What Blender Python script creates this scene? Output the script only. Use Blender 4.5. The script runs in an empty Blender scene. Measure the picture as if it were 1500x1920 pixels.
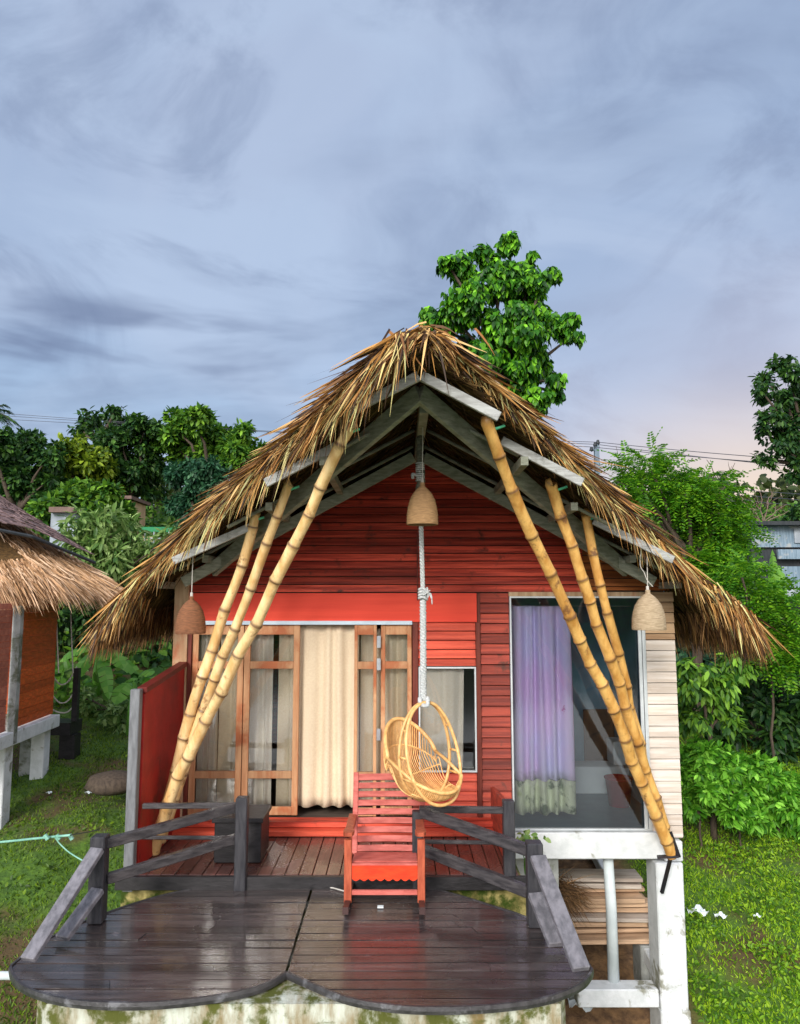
import bpy, math, random
import numpy as np
from mathutils import Vector, Matrix
R = math.radians
C = bpy.context.scene.collection
S = bpy.context.scene
rng = np.random.default_rng(7)
random.seed(7)

# ------------------------------------------------------------------ camera, sky, sun, exposure
CZ = 2.46; FPX = 1400.0; PITCH = R(6.5)
cam = bpy.data.cameras.new('camera'); cam.sensor_fit = 'VERTICAL'; cam.sensor_height = 36.0
cam.lens = FPX/1920*36.0; cam.clip_start = .05; cam.clip_end = 3000
co = bpy.data.objects.new('camera', cam); C.objects.link(co)
co.location = (0, 0, CZ); co.rotation_euler = (R(90)+PITCH, 0, 0); S.camera = co
S.view_settings.view_transform = 'Standard'; S.view_settings.look = 'None'
S.view_settings.exposure = 0.0; S.view_settings.gamma = 1.0
S.render.resolution_x = 800; S.render.resolution_y = 1024

SUN_EL, SUN_AZ = R(25), R(200)       # azimuth clockwise from +Y: behind the camera, a little to the left
sun = bpy.data.lights.new('sun', 'SUN'); sun.energy = 3.5; sun.angle = R(18); sun.color = (1, .95, .87)
so = bpy.data.objects.new('sun', sun); C.objects.link(so)
sd = Vector((math.sin(SUN_AZ)*math.cos(SUN_EL), math.cos(SUN_AZ)*math.cos(SUN_EL), math.sin(SUN_EL)))
so.rotation_euler = sd.to_track_quat('Z', 'Y').to_euler(); so.location = sd*50

class NT:
    def __init__(s, nt): s.nt = nt; s.n = nt.nodes; s.l = nt.links
    def new(s, t, **k):
        n = s.n.new(t)
        for a, b in k.items(): setattr(n, a, b)
        return n
    def put(s, v, sock):
        if hasattr(v, 'is_linked') or isinstance(v, bpy.types.NodeSocket): s.l.new(v, sock)
        elif isinstance(v, (tuple, list)) and len(v) == 3 and sock.type == 'RGBA': sock.default_value = (*v, 1)
        else: sock.default_value = v
    def m(s, op, a, b=0.0, c=None):
        n = s.new('ShaderNodeMath', operation=op); s.put(a, n.inputs[0]); s.put(b, n.inputs[1])
        if c is not None: s.put(c, n.inputs[2])
        return n.outputs[0]
    def ss(s, v, a, b, lo=0., hi=1.):
        n = s.new('ShaderNodeMapRange', interpolation_type='SMOOTHSTEP'); s.put(v, n.inputs[0])
        for i, q in enumerate((a, b, lo, hi)): n.inputs[i+1].default_value = q
        return n.outputs[0]
    def mix(s, f, a, b, bt='MIX'):
        n = s.new('ShaderNodeMix', data_type='RGBA', blend_type=bt)
        s.put(f, n.inputs[0]); s.put(a, n.inputs[6]); s.put(b, n.inputs[7]); return n.outputs[2]
    def noise(s, vec, scale, detail=4, rough=.5, dist=0.):
        n = s.new('ShaderNodeTexNoise'); s.l.new(vec, n.inputs['Vector'])
        n.inputs['Scale'].default_value = scale; n.inputs['Detail'].default_value = detail
        n.inputs['Roughness'].default_value = rough; n.inputs['Distortion'].default_value = dist
        return n.outputs[0]
    def mapping(s, vec, scale=(1, 1, 1), loc=(0, 0, 0), rot=(0, 0, 0)):
        n = s.new('ShaderNodeMapping'); s.l.new(vec, n.inputs[0])
        n.inputs['Scale'].default_value = scale; n.inputs['Location'].default_value = loc; n.inputs['Rotation'].default_value = rot
        return n.outputs[0]

W = bpy.data.worlds.new('World'); S.world = W; W.use_nodes = True
w = NT(W.node_tree); w.n.clear()
out = w.new('ShaderNodeOutputWorld'); bg = w.new('ShaderNodeBackground'); w.l.new(bg.outputs[0], out.inputs[0])
tc = w.new('ShaderNodeTexCoord').outputs['Generated']
sx = w.new('ShaderNodeSeparateXYZ'); w.l.new(tc, sx.inputs[0]); X, Y, Z = sx.outputs
sky = w.new('ShaderNodeTexSky', sky_type='NISHITA'); sky.sun_disc = False
sky.sun_elevation = SUN_EL; sky.sun_rotation = SUN_AZ
zz = w.m('ADD', w.m('MAXIMUM', Z, 0.), .22)
cv = w.new('ShaderNodeCombineXYZ'); w.l.new(w.m('DIVIDE', X, zz), cv.inputs[0]); w.l.new(w.m('DIVIDE', Y, zz), cv.inputs[1])
flat = cv.outputs[0]
rp = w.new('ShaderNodeValToRGB'); w.l.new(Z, rp.inputs[0])
e = rp.color_ramp.elements; e[0].position = 0.0; e[0].color = (.42, .50, .64, 1); e[1].position = .75; e[1].color = (.245, .325, .50, 1)
for p, c in ((.16, (.40, .54, .74, 1)), (.30, (.35, .48, .69, 1)), (.52, (.315, .415, .61, 1))):
    q = e.new(p); q.color = c
base = rp.outputs[0]
n1 = w.noise(w.mapping(flat, (.75, .55, 1), (3.2, 1.7, 0), (0, 0, .5)), 1.1, 5, .5, .9)
n2 = w.noise(w.mapping(flat, (.5, 1.1, 1), (1.0, 4.0, 0), (0, 0, -.35)), 1.4, 6, .55, .5)
col = w.mix(w.ss(n1, .44, .64, 0, .8), base, (.47, .56, .74))
col = w.mix(w.ss(n2, .46, .66, 0, .62), col, (.21, .275, .42))
n4 = w.noise(w.mapping(tc, (1, 1, 1.6), (5, 2, 1)), 3.2, 6, .55, .8)
col = w.mix(w.ss(n4, .40, .64, 0, .6), col, (.46, .57, .76))
col = w.mix(w.ss(w.noise(w.mapping(tc, (1.2, 1, 2.2), (1, 7, 3)), 2.6, 6, .6, 1.0), .50, .70, 0, .50), col, (.20, .26, .41))
# dark streaks low on the left
n3 = w.noise(w.mapping(tc, (1.3, 1.3, 6.5), (.3, .0, .55)), 2.1, 4, .5, .3)
lm = w.m('MULTIPLY', w.ss(X, .0, -.30), w.m('MULTIPLY', w.ss(Z, .18, .25), w.ss(Z, .42, .32)))
col = w.mix(w.m('MULTIPLY', w.ss(n3, .44, .60), w.m('MULTIPLY', lm, .85)), col, (.15, .195, .33))
# lilac and peach low on the right
col = w.mix(w.m('MULTIPLY', w.ss(X, -.05, .45), w.ss(Z, .55, .12, 0, .75)), col, (.60, .57, .67))
col = w.mix(w.m('MULTIPLY', w.ss(X, .10, .42), w.ss(Z, .30, .03, 0, 1)), col, (1.0, .74, .50))
f = w.ss(Z, .0, -.05)
col = w.mix(f, col, (.05, .07, .03))
behind = w.ss(Y, .05, -.7, 1.0, 4.3)                 # unseen sky behind the camera, raised as added frontal fill for the facade
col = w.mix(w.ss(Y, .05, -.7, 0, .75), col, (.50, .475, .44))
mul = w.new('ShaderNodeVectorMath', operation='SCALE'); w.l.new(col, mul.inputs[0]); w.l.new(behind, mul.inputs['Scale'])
nis = w.new('ShaderNodeVectorMath', operation='SCALE'); w.l.new(sky.outputs[0], nis.inputs[0]); nis.inputs['Scale'].default_value = .012
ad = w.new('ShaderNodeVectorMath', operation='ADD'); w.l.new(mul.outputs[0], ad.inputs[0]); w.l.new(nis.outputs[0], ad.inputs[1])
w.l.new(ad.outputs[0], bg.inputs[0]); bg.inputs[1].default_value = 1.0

# ------------------------------------------------------------------ pixel helper (photograph pixels -> a point at depth y)
cp, sp = math.cos(PITCH), math.sin(PITCH)
def ray(px, py):
    u = (px-750)/FPX; v = (960-py)/FPX
    d = Vector((u, cp-v*sp, sp+v*cp)); return d/d.y
def P(px, py, y):
    d = ray(px, py); return Vector((d.x*y, y, CZ+d.z*y))
def Pz(px, py, z):
    d = ray(px, py); t = (z-CZ)/d.z; return Vector((d.x*t, t, z))
def PX(px, y, row=1340): return ray(px, row).x*y
def PXT(px, y): return PX(px, y, 960)
def PXB(px, y): return PX(px, y, 1700)
def PZ(py, y): return CZ+ray(750, py).z*y

# ------------------------------------------------------------------ mesh helpers
class MB:
    def __init__(s): s.v = []; s.f3 = []; s.f4 = []; s.n = 0; s.a = []; s.poly = []
    def add(s, v, f, a=None):
        v = np.asarray(v, float).reshape(-1, 3); f = np.asarray(f, int)
        (s.f3 if f.shape[1] == 3 else s.f4).append(f+s.n)
        s.v.append(v); s.n += len(v); s.a.append(np.zeros(len(v)) if a is None else np.asarray(a, float)); return s
    def box(s, x0, x1, y0, y1, z0, z1, M=None):
        v = [Vector(p) for p in ((x0,y0,z0),(x1,y0,z0),(x1,y1,z0),(x0,y1,z0),(x0,y0,z1),(x1,y0,z1),(x1,y1,z1),(x0,y1,z1))]
        if M is not None: v = [M @ p for p in v]
        return s.add([tuple(p) for p in v], [(0,3,2,1),(4,5,6,7),(0,1,5,4),(1,2,6,5),(2,3,7,6),(3,0,4,7)])
    def beam(s, p0, p1, w_, h_, up=(0,0,1), jit=0):
        p0 = Vector(p0); p1 = Vector(p1); d = (p1-p0); L = d.length; d.normalize()
        up = Vector(up)
        if abs(d.dot(up)) > .98: up = Vector((0,1,0))
        sd_ = d.cross(up).normalized(); u = sd_.cross(d).normalized()
        v = []
        for q in (p0, p1):
            for a, b in ((-1,-1),(1,-1),(1,1),(-1,1)): v.append(tuple(q+sd_*a*w_/2+u*b*h_/2))
        return s.add(v, [(0,1,2,3),(7,6,5,4),(0,4,5,1),(1,5,6,2),(2,6,7,3),(3,7,4,0)])
    def tube(s, pts, r, n=8, cap=True, attr=None, closed=False):
        pts = [Vector(p) for p in pts]; m = len(pts)
        r = [r]*m if isinstance(r, (int, float)) else list(r)
        t0 = (pts[1]-pts[0]).normalized(); a = Vector((0,0,1)) if abs(t0.z) < .9 else Vector((1,0,0))
        u = t0.cross(a).normalized(); V = []; A = []
        for i, p in enumerate(pts):
            if closed: t = (pts[(i+1) % m]-pts[i-1]).normalized()
            else: t = (pts[min(i+1, m-1)]-pts[max(i-1, 0)]).normalized()
            u = (u-t*u.dot(t)).normalized(); b = t.cross(u)
            for k in range(n):
                an = 2*math.pi*k/n; V.append(tuple(p+(u*math.cos(an)+b*math.sin(an))*r[i])); A.append(attr[i] if attr else 0)
        F = [(i*n+k, i*n+(k+1) % n, (i+1)*n+(k+1) % n, (i+1)*n+k) for i in range(m-1) for k in range(n)]
        if closed: F += [((m-1)*n+k, (m-1)*n+(k+1) % n, (k+1) % n, k) for k in range(n)]
        if cap and not closed:
            V.append(tuple(pts[0])); V.append(tuple(pts[-1])); A += [attr[0] if attr else 0, attr[-1] if attr else 0]; c0 = m*n; c1 = m*n+1
            F3 = [(c0, (k+1) % n, k) for k in range(n)]+[(c1, (m-1)*n+k, (m-1)*n+(k+1) % n) for k in range(n)]
            n0 = s.n; s.add(V, F, A); s.f3.append(np.array(F3)+n0)
        else: s.add(V, F, A)
        return s
    def lathe(s, prof, c, n=24, jit=0):
        V = [(c[0]+r*math.cos(2*math.pi*k/n), c[1]+r*math.sin(2*math.pi*k/n), c[2]+z) for r, z in prof for k in range(n)]
        F = [(i*n+k, i*n+(k+1) % n, (i+1)*n+(k+1) % n, (i+1)*n+k) for i in range(len(prof)-1) for k in range(n)]
        return s.add(V, F)
    def grid(s, fn, nu, nv):
        V = [tuple(fn(i/nu, j/nv)) for i in range(nu+1) for j in range(nv+1)]
        F = [(i*(nv+1)+j, (i+1)*(nv+1)+j, (i+1)*(nv+1)+j+1, i*(nv+1)+j+1) for i in range(nu) for j in range(nv)]
        return s.add(V, F)
    def prism(s, poly, z0, z1):
        n = len(poly); V = [(x, y, z0) for x, y in poly]+[(x, y, z1) for x, y in poly]; n0 = s.n
        s.add(V, [(i, (i+1) % n, n+(i+1) % n, n+i) for i in range(n)])
        s.poly.append([n0+n+i for i in range(n)]); s.poly.append([n0+i for i in reversed(range(n))]); return s
    def build(s, name, m, parent=None, smooth=False, bevel=0, solid=0):
        me = bpy.data.meshes.new(name); V = np.concatenate(s.v)
        li = []; tot = []
        for F in s.f3: li.append(F.ravel()); tot += [3]*len(F)
        for F in s.f4: li.append(F.ravel()); tot += [4]*len(F)
        for p in s.poly: li.append(np.array(p)); tot.append(len(p))
        li = np.concatenate(li); tot = np.array(tot); st = np.concatenate(([0], np.cumsum(tot)[:-1]))
        me.vertices.add(len(V)); me.vertices.foreach_set('co', V.ravel())
        me.loops.add(len(li)); me.loops.foreach_set('vertex_index', li.astype(np.int32))
        me.polygons.add(len(tot)); me.polygons.foreach_set('loop_start', st.astype(np.int32)); me.polygons.foreach_set('loop_total', tot.astype(np.int32))
        me.polygons.foreach_set('use_smooth', np.full(len(tot), bool(smooth)))
        at = me.attributes.new('mark', 'FLOAT', 'POINT'); at.data.foreach_set('value', np.concatenate(s.a))
        me.update(calc_edges=True); me.validate(); me.materials.append(m)
        o = bpy.data.objects.new(name, me); C.objects.link(o)
        if parent: o.parent = parent; o.matrix_parent_inverse = Matrix.Translation(-parent_loc(parent))
        if bevel:
            b = o.modifiers.new('bevel', 'BEVEL'); b.width = bevel; b.segments = 1; b.limit_method = 'ANGLE'
        if solid:
            b = o.modifiers.new('solid', 'SOLIDIFY'); b.thickness = solid; b.offset = 0
        return o
def parent_loc(p):
    v = Vector(p.location)+p.matrix_parent_inverse.to_translation()
    return v+parent_loc(p.parent) if p.parent else v
def tag(o, label=None, cat=None, group=None, kind=None):
    if label: o['label'] = label
    if cat: o['category'] = cat
    if group: o['group'] = group
    if kind: o['kind'] = kind
    return o
def thing(name, label, cat, loc=(0,0,0), group=None):
    o = bpy.data.objects.new(name, None); C.objects.link(o); o.location = loc; o.empty_display_size = .2
    return tag(o, label, cat, group)
def smoothpath(pts, k=6, closed=False):
    pts = [Vector(p) for p in pts]; n = len(pts); o = []
    rg = range(n) if closed else range(n-1)
    for i in rg:
        if closed: a, b, c, d = pts[i-1], pts[i], pts[(i+1) % n], pts[(i+2) % n]
        else: a, b, c, d = pts[max(i-1, 0)], pts[i], pts[i+1], pts[min(i+2, n-1)]
        for j in range(k):
            t = j/k; o.append(.5*((2*b)+(c-a)*t+(2*a-5*b+4*c-d)*t*t+(3*b-a-3*c+d)*t**3))
    if not closed: o.append(pts[-1])
    return o

# ------------------------------------------------------------------ materials
def mat(name, c1, c2=None, sc=(1,1,1), scale=6, rough=.6, bump=.3, isl=.25, c3=None, c3scale=3, c3lim=(.55,.7), rr=None, mark=None, metal=0, bscale=None, spec=.22, coat=0):
    m = bpy.data.materials.new(name); m.use_nodes = True; t = NT(m.node_tree)
    b = t.n['Principled BSDF']; tcx = t.new('ShaderNodeTexCoord').outputs['Object']
    c2 = c2 or tuple(x*.7 for x in c1)
    geo = t.new('ShaderNodeNewGeometry'); ri = geo.outputs['Random Per Island']
    off = t.new('ShaderNodeVectorMath', operation='MULTIPLY_ADD')
    cx = t.new('ShaderNodeCombineXYZ')
    for i in range(3): t.l.new(ri, cx.inputs[i])
    t.l.new(cx.outputs[0], off.inputs[0]); off.inputs[1].default_value = (17, 31, 23); t.l.new(tcx, off.inputs[2])
    vec = t.mapping(off.outputs[0], sc)
    n = t.noise(vec, scale, 6, .6, .2)
    col = t.mix(t.ss(n, .3, .7), c1, c2)
    if isl:
        v = t.m('MULTIPLY_ADD', ri, 2*isl, 1-isl)
        hs = t.new('ShaderNodeHueSaturation'); t.l.new(col, hs.inputs['Color']); t.l.new(v, hs.inputs['Value'])
        col = hs.outputs[0]
    if c3:
        n3 = t.noise(tcx, c3scale, 5, .65, .3); col = t.mix(t.ss(n3, *c3lim), col, c3)
    if mark:
        a = t.new('ShaderNodeAttribute', attribute_name='mark'); col = t.mix(a.outputs['Fac'], col, mark)
    t.l.new(col, b.inputs['Base Color'])
    if rr: t.l.new(t.ss(t.noise(tcx, rr[2], 4), .38, .62, rr[0], rr[1]), b.inputs['Roughness'])
    else: b.inputs['Roughness'].default_value = rough
    b.inputs['Metallic'].default_value = metal; b.inputs['Specular IOR Level'].default_value = spec
    b.inputs['Coat Weight'].default_value = coat
    if bump:
        bn = t.new('ShaderNodeBump'); bn.inputs['Strength'].default_value = bump; bn.inputs['Distance'].default_value = .01
        t.l.new(t.noise(vec, bscale or scale*2.5, 5, .65), bn.inputs['Height']); t.l.new(bn.outputs[0], b.inputs['Normal'])
    b.inputs['Coat Roughness'].default_value = .12
    return m
def leafmat(name, cols, tr=.35, rough=.5, spec=.35):
    m = bpy.data.materials.new(name); m.use_nodes = True; t = NT(m.node_tree); b = t.n['Principled BSDF']
    ri = t.new('ShaderNodeNewGeometry').outputs['Random Per Island']
    r = t.new('ShaderNodeValToRGB'); t.l.new(ri, r.inputs[0]); r.color_ramp.interpolation = 'LINEAR'
    el = r.color_ramp.elements; el[0].color = (*cols[0], 1); el[1].color = (*cols[-1], 1)
    for i, c in enumerate(cols[1:-1]): q = el.new((i+1)/(len(cols)-1)); q.color = (*c, 1)
    a = t.new('ShaderNodeAttribute', attribute_name='mark')
    col = t.mix(a.outputs['Fac'], r.outputs[0], tuple(min(1, x*1.9+.01) for x in cols[-1]))
    t.l.new(col, b.inputs['Base Color']); b.inputs['Roughness'].default_value = rough; b.inputs['Specular IOR Level'].default_value = spec
    tl = t.new('ShaderNodeBsdfTranslucent'); t.l.new(col, tl.inputs[0])
    mx = t.new('ShaderNodeMixShader'); mx.inputs[0].default_value = tr
    t.l.new(b.outputs[0], mx.inputs[1]); t.l.new(tl.outputs[0], mx.inputs[2]); t.l.new(mx.outputs[0], t.n['Material Output'].inputs[0])
    return m
def glassmat(name, tint, ior, rough=.0):
    m = bpy.data.materials.new(name); m.use_nodes = True; t = NT(m.node_tree); t.n.remove(t.n['Principled BSDF'])
    tr = t.new('ShaderNodeBsdfTransparent'); tr.inputs[0].default_value = (*tint, 1)
    gl = t.new('ShaderNodeBsdfGlossy'); gl.inputs['Roughness'].default_value = rough
    fr = t.new('ShaderNodeFresnel'); fr.inputs[0].default_value = ior
    mx = t.new('ShaderNodeMixShader'); t.l.new(fr.outputs[0], mx.inputs[0]); t.l.new(tr.outputs[0], mx.inputs[1]); t.l.new(gl.outputs[0], mx.inputs[2])
    t.l.new(mx.outputs[0], t.n['Material Output'].inputs[0]); return m
HX = (.35, 3, 9)    # grain along X
M = {}
M['red_board'] = mat('red_board', (.62,.085,.048), (.22,.026,.018), HX, 3.0, .42, .6, .42, (.09,.03,.022), 5, (.56,.72))
M['red_board_light'] = mat('red_board_light', (.62,.095,.05), (.38,.048,.028), HX, 3.5, .45, .5, .28, (.10,.03,.02), 8, (.64,.76))
M['brown_red'] = mat('brown_red', (.38,.062,.036), (.17,.028,.02), HX, 3.0, .5, .6, .45, (.07,.028,.02), 5, (.56,.72))
M['red_band'] = mat('red_band', (.76,.070,.036), (.68,.052,.028), HX, 2, .5, .12, .0)
M['orange_board'] = mat('orange_board', (.36,.12,.035), (.20,.06,.02), HX, 3.5, .5, .5, .3)
M['hut_board'] = mat('hut_board', (.56,.10,.022), (.30,.060,.014), HX, 3.0, .5, .5, .25)
M['hut_brick'] = mat('hut_brick', (.46,.16,.10), (.32,.10,.07), (4,4,4), 3, .7, .5, .2)
M['white_board'] = mat('white_board', (.66,.60,.55), (.50,.42,.35), HX, 3.0, .6, .5, .12, (.33,.24,.16), 3, (.6,.75))
M['tan_board'] = mat('tan_board', (.48,.33,.20), (.33,.20,.11), HX, 3.0, .6, .5, .12)
M['tan_wood'] = mat('tan_wood', (.50,.36,.23), (.33,.20,.11), (6,6,.6), 3, .6, .5, .15, (.42,.16,.08), 2.2, (.5,.7))
M['door_wood'] = mat('door_wood', (.52,.30,.16), (.38,.17,.08), (7,4,.7), 3, .5, .4, .15, (.40,.13,.055), 1.7, (.48,.62))
M['dark_trim'] = mat('dark_trim', (.16,.035,.022), (.09,.02,.015), (7,4,.7), 3, .5, .4, .15)
M['maroon'] = mat('maroon', (.34,.018,.014), (.22,.012,.01), (2,2,2), 2, .5, .25, .1, (.13,.012,.01), 2.5, (.55,.7))
M['maroon_trim'] = mat('maroon_trim', (.15,.022,.016), (.10,.015,.012), (2,2,2), 3, .5, .3, .1)
M['brace'] = mat('brace', (.18,.172,.19), (.09,.088,.098), (3,1.2,3), 6, .38, .5, .2, rr=(.2,.5,6))
M['grey_rail'] = mat('grey_rail', (.060,.054,.056), (.022,.020,.022), (1.2,1.2,6), 6, .38, .5, .2, rr=(.2,.5,6))
M['dark_post'] = mat('dark_post', (.046,.045,.050), (.020,.020,.024), (6,6,1), 5, .4, .5, .2)
M['grey_post'] = mat('grey_post', (.17,.175,.185), (.10,.103,.11), (6,6,1), 5, .45, .5, .2)
M['deck_board'] = mat('deck_board', (.070,.055,.054), (.024,.019,.020), (.5,5,5), 4, .3, .5, .4, (.13,.11,.12), 5, (.64,.75), rr=(.04,.30,2.2), spec=.8, coat=.5)
M['deck_rim'] = mat('deck_rim', (.055,.052,.055), (.025,.023,.025), (3,3,3), 5, .35, .5, .1, (.13,.13,.14), 6, (.55,.68), spec=.5)
M['porch_board'] = mat('porch_board', (.13,.055,.045), (.065,.028,.024), (5,.5,5), 4, .3, .4, .3, (.22,.13,.10), 3.5, (.60,.75), rr=(.10,.4,3), spec=.55)
M['black_wood'] = mat('black_wood', (.028,.026,.028), (.015,.014,.015), (2,2,5), 5, .4, .4, .1)
M['beam_old'] = mat('beam_old', (.30,.31,.25), (.17,.18,.14), (1.5,1.5,7), 5, .75, .6, .2)
M['fascia'] = mat('fascia', (.36,.37,.36), (.22,.22,.21), (1,1,7), 5, .65, .5, .15, (.18,.18,.16), 5, (.55,.7))
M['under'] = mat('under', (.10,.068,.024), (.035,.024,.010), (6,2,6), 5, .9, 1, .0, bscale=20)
M['thatch_body'] = mat('thatch_body', (.15,.085,.030), (.05,.028,.012), (4,4,10), 5, .9, 1, .0, bscale=22)
M['white_conc'] = mat('white_conc', (.68,.70,.72), (.52,.55,.56), (1,1,1), 5, .75, .6, .0, (.24,.24,.19), 3.2, (.56,.66), bscale=14)
M['grey_conc'] = mat('grey_conc', (.36,.37,.36), (.22,.23,.22), (1,1,1), 5, .8, .6, .0, (.12,.13,.09), 3.2, (.5,.62), bscale=14)
M['moss_conc'] = mat('moss_conc', (.58,.62,.55), (.22,.16,.07), (3,1,.8), 3, .85, .9, .0, (.085,.095,.02), 5.5, (.44,.60), bscale=12)
M['moss_dark'] = mat('moss_dark', (.46,.38,.15), (.13,.11,.035), (1,1,1), 9, .9, .9, .0, (.035,.060,.006), 4.5, (.40,.58), bscale=18)
M['pipe'] = mat('pipe', (.62,.68,.70), (.5,.56,.58), (1,1,1), 5, .35, .1, 0)
M['alu'] = mat('alu', (.62,.66,.68), (.5,.54,.56), (1,1,1), 5, .4, .05, 0, metal=.3)
M['track'] = mat('track', (.62,.72,.82), (.5,.6,.7), (1,1,1), 5, .3, .0, 0, metal=.2)
M['steel'] = mat('steel', (.6,.62,.65), (.4,.42,.45), (1,1,1), 5, .3, .1, 0, metal=.8)
M['black_metal'] = mat('black_metal', (.02,.022,.03), (.03,.02,.02), (1,1,1), 5, .4, .2, 0, metal=.3)
M['bamboo'] = mat('bamboo', (.80,.48,.15), (.46,.21,.045), (4,4,1.1), 2.2, .38, .35, .22, (.22,.10,.04), 6.5, (.56,.70), mark=(.10,.045,.02), spec=.4)
M['bamboo_pale'] = mat('bamboo_pale', (.86,.64,.33), (.62,.36,.13), (4,4,1.1), 2.4, .38, .35, .22, (.27,.14,.06), 6, (.55,.70), mark=(.11,.05,.025), spec=.4)
M['green_pin'] = mat('green_pin', (.10,.55,.30), (.1,.45,.28), (1,1,1), 5, .4, 0, 0)
M['wicker'] = mat('wicker', (.62,.38,.19), (.36,.20,.09), (3,3,40), 6, .7, 1, 0, bscale=14)
M['wicker_dark'] = mat('wicker_dark', (.36,.155,.075), (.15,.065,.035), (3,3,40), 6, .7, 1, 0, bscale=14)
M['wicker_pale'] = mat('wicker_pale', (.60,.47,.32), (.34,.25,.15), (3,3,40), 6, .7, 1, 0, bscale=14)
M['rattan'] = mat('rattan', (.80,.50,.20), (.60,.31,.10), (3,3,3), 6, .4, .3, .15, spec=.5)
M['rope'] = mat('rope', (.74,.74,.74), (.42,.46,.46), (9,9,14), 6, .9, .9, 0, bscale=30)
M['rope_dark'] = mat('rope_dark', (.22,.22,.17), (.10,.10,.08), (6,6,14), 6, .9, .9, 0, bscale=30)
M['cord'] = mat('cord', (.55,.52,.48), (.4,.38,.35), (1,1,1), 5, .6, 0, 0)
M['chair_red'] = mat('chair_red', (.52,.140,.115), (.34,.07,.055), (1.5,6,6), 4, .42, .3, .10, (.30,.06,.05), 6, (.62,.75))
M['chair_leg'] = mat('chair_leg', (.42,.10,.05), (.25,.05,.025), (6,6,1.5), 4, .42, .3, .1)
M['chair_apron'] = mat('chair_apron', (.80,.060,.018), (.62,.04,.015), (2,6,6), 4, .4, .2, 0)
M['chair_dark'] = mat('chair_dark', (.05,.022,.02), (.03,.015,.015), (1,1,1), 4, .4, .2, 0)
M['curtain'] = mat('curtain', (.74,.62,.45), (.68,.55,.39), (5,5,5), 10, .85, .3, 0)
M['curtain_pale'] = mat('curtain_pale', (.97,.94,.86), (.92,.87,.76), (5,5,5), 10, .85, .3, 0)
M['curtain_warm'] = mat('curtain_warm', (.94,.86,.68), (.88,.78,.58), (5,5,5), 10, .85, .3, 0)
M['hem_white'] = mat('hem_white', (.85,.78,.62), (.78,.7,.54), (5,5,5), 10, .85, .2, 0)
M['purple'] = mat('purple', (.74,.70,.97), (.86,.62,.92), (2,2,1), 1.4, .85, .3, 0, (.56,.16,.44), 5.5, (.70,.735))
M['purple_hem'] = mat('purple_hem', (.80,.85,.62), (.66,.70,.48), (3,3,1), 3, .85, .3, 0, (.14,.19,.10), 5, (.52,.66))
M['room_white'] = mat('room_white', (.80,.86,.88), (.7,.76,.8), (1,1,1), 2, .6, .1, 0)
M['room_blue_reflect'] = mat('room_blue_reflect', (.20,.42,.56), (.14,.32,.46), (1,1,1), 2, .6, .1, 0)  # bluish wall, its blue raised to paint in the window's sky reflection
M['room_floor'] = mat('room_floor', (.10,.22,.26), (.07,.15,.19), (1,1,1), 3, .3, .1, 0)  # floor blue also raised to paint in that glass reflection
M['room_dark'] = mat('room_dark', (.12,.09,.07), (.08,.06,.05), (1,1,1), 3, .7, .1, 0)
M['bucket'] = mat('bucket', (.40,.020,.035), (.34,.015,.03), (1,1,1), 3, .4, .0, 0)
M['cushion'] = mat('cushion', (.80,.74,.58), (.7,.63,.47), (2,2,2), 4, .9, .3, 0)
M['glass_blue'] = glassmat('glass_blue', (.92,.97,.99), 2.15)
M['glass'] = glassmat('glass', (.99,.99,.98), 2.1)
M['bark'] = mat('bark', (.10,.075,.055), (.05,.038,.03), (6,6,1.5), 4, .9, .8, 0)
M['bark_pale'] = mat('bark_pale', (.30,.20,.17), (.2,.13,.11), (6,6,1.5), 4, .9, .4, 0)
M['plank'] = mat('plank', (.50,.34,.22), (.30,.20,.13), (.5,3,9), 4, .75, .6, .4, (.17,.13,.10), 3, (.58,.72))
M['plank_grey'] = mat('plank_grey', (.44,.39,.34), (.25,.20,.17), (.5,3,9), 4, .75, .6, .4)
M['brush'] = leafmat('brush', [(.05,.028,.014),(.13,.07,.03),(.22,.12,.05)], .05, .9)
M['straw'] = leafmat('straw', [(.020,.010,.005),(.045,.020,.008),(.12,.048,.012),(.27,.112,.025),(.50,.25,.06),(.78,.52,.22)], .10, .6)
M['straw_shaded'] = leafmat('straw_shaded', [(.02,.010,.005),(.06,.027,.010),(.13,.060,.018),(.26,.125,.038),(.42,.24,.09)], .10, .6)  # darker copy of the straw, shade under the eave put into its colour
M['straw_pale'] = leafmat('straw_pale', [(.12,.065,.03),(.34,.185,.085),(.52,.31,.16),(.66,.43,.26),(.76,.55,.38)], .10, .6)
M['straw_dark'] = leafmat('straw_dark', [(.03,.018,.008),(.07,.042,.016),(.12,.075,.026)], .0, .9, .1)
M['shingle'] = mat('shingle', (.21,.14,.135), (.09,.06,.06), (4,4,4), 5, .75, .7, .45)
M['leaf_big'] = leafmat('leaf_big', [(.010,.05,.006),(.02,.095,.008),(.035,.16,.010),(.08,.27,.012),(.17,.42,.018)], .38, .4, .3)
M['leaf_dark'] = leafmat('leaf_dark', [(.008,.035,.010),(.016,.060,.014),(.028,.088,.014),(.055,.13,.016)], .3)
M['leaf_mid'] = leafmat('leaf_mid', [(.02,.08,.012),(.045,.14,.015),(.09,.22,.018),(.15,.29,.02)], .35)
M['leaf_olive'] = leafmat('leaf_olive', [(.035,.08,.008),(.09,.16,.010),(.16,.25,.012),(.25,.33,.02)], .35)
M['leaf_blue'] = leafmat('leaf_blue', [(.008,.045,.022),(.018,.075,.032),(.035,.11,.045)], .3)
M['leaf_light'] = leafmat('leaf_light', [(.06,.14,.03),(.12,.23,.05),(.22,.34,.09),(.33,.45,.16)], .4, .4)
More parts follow.
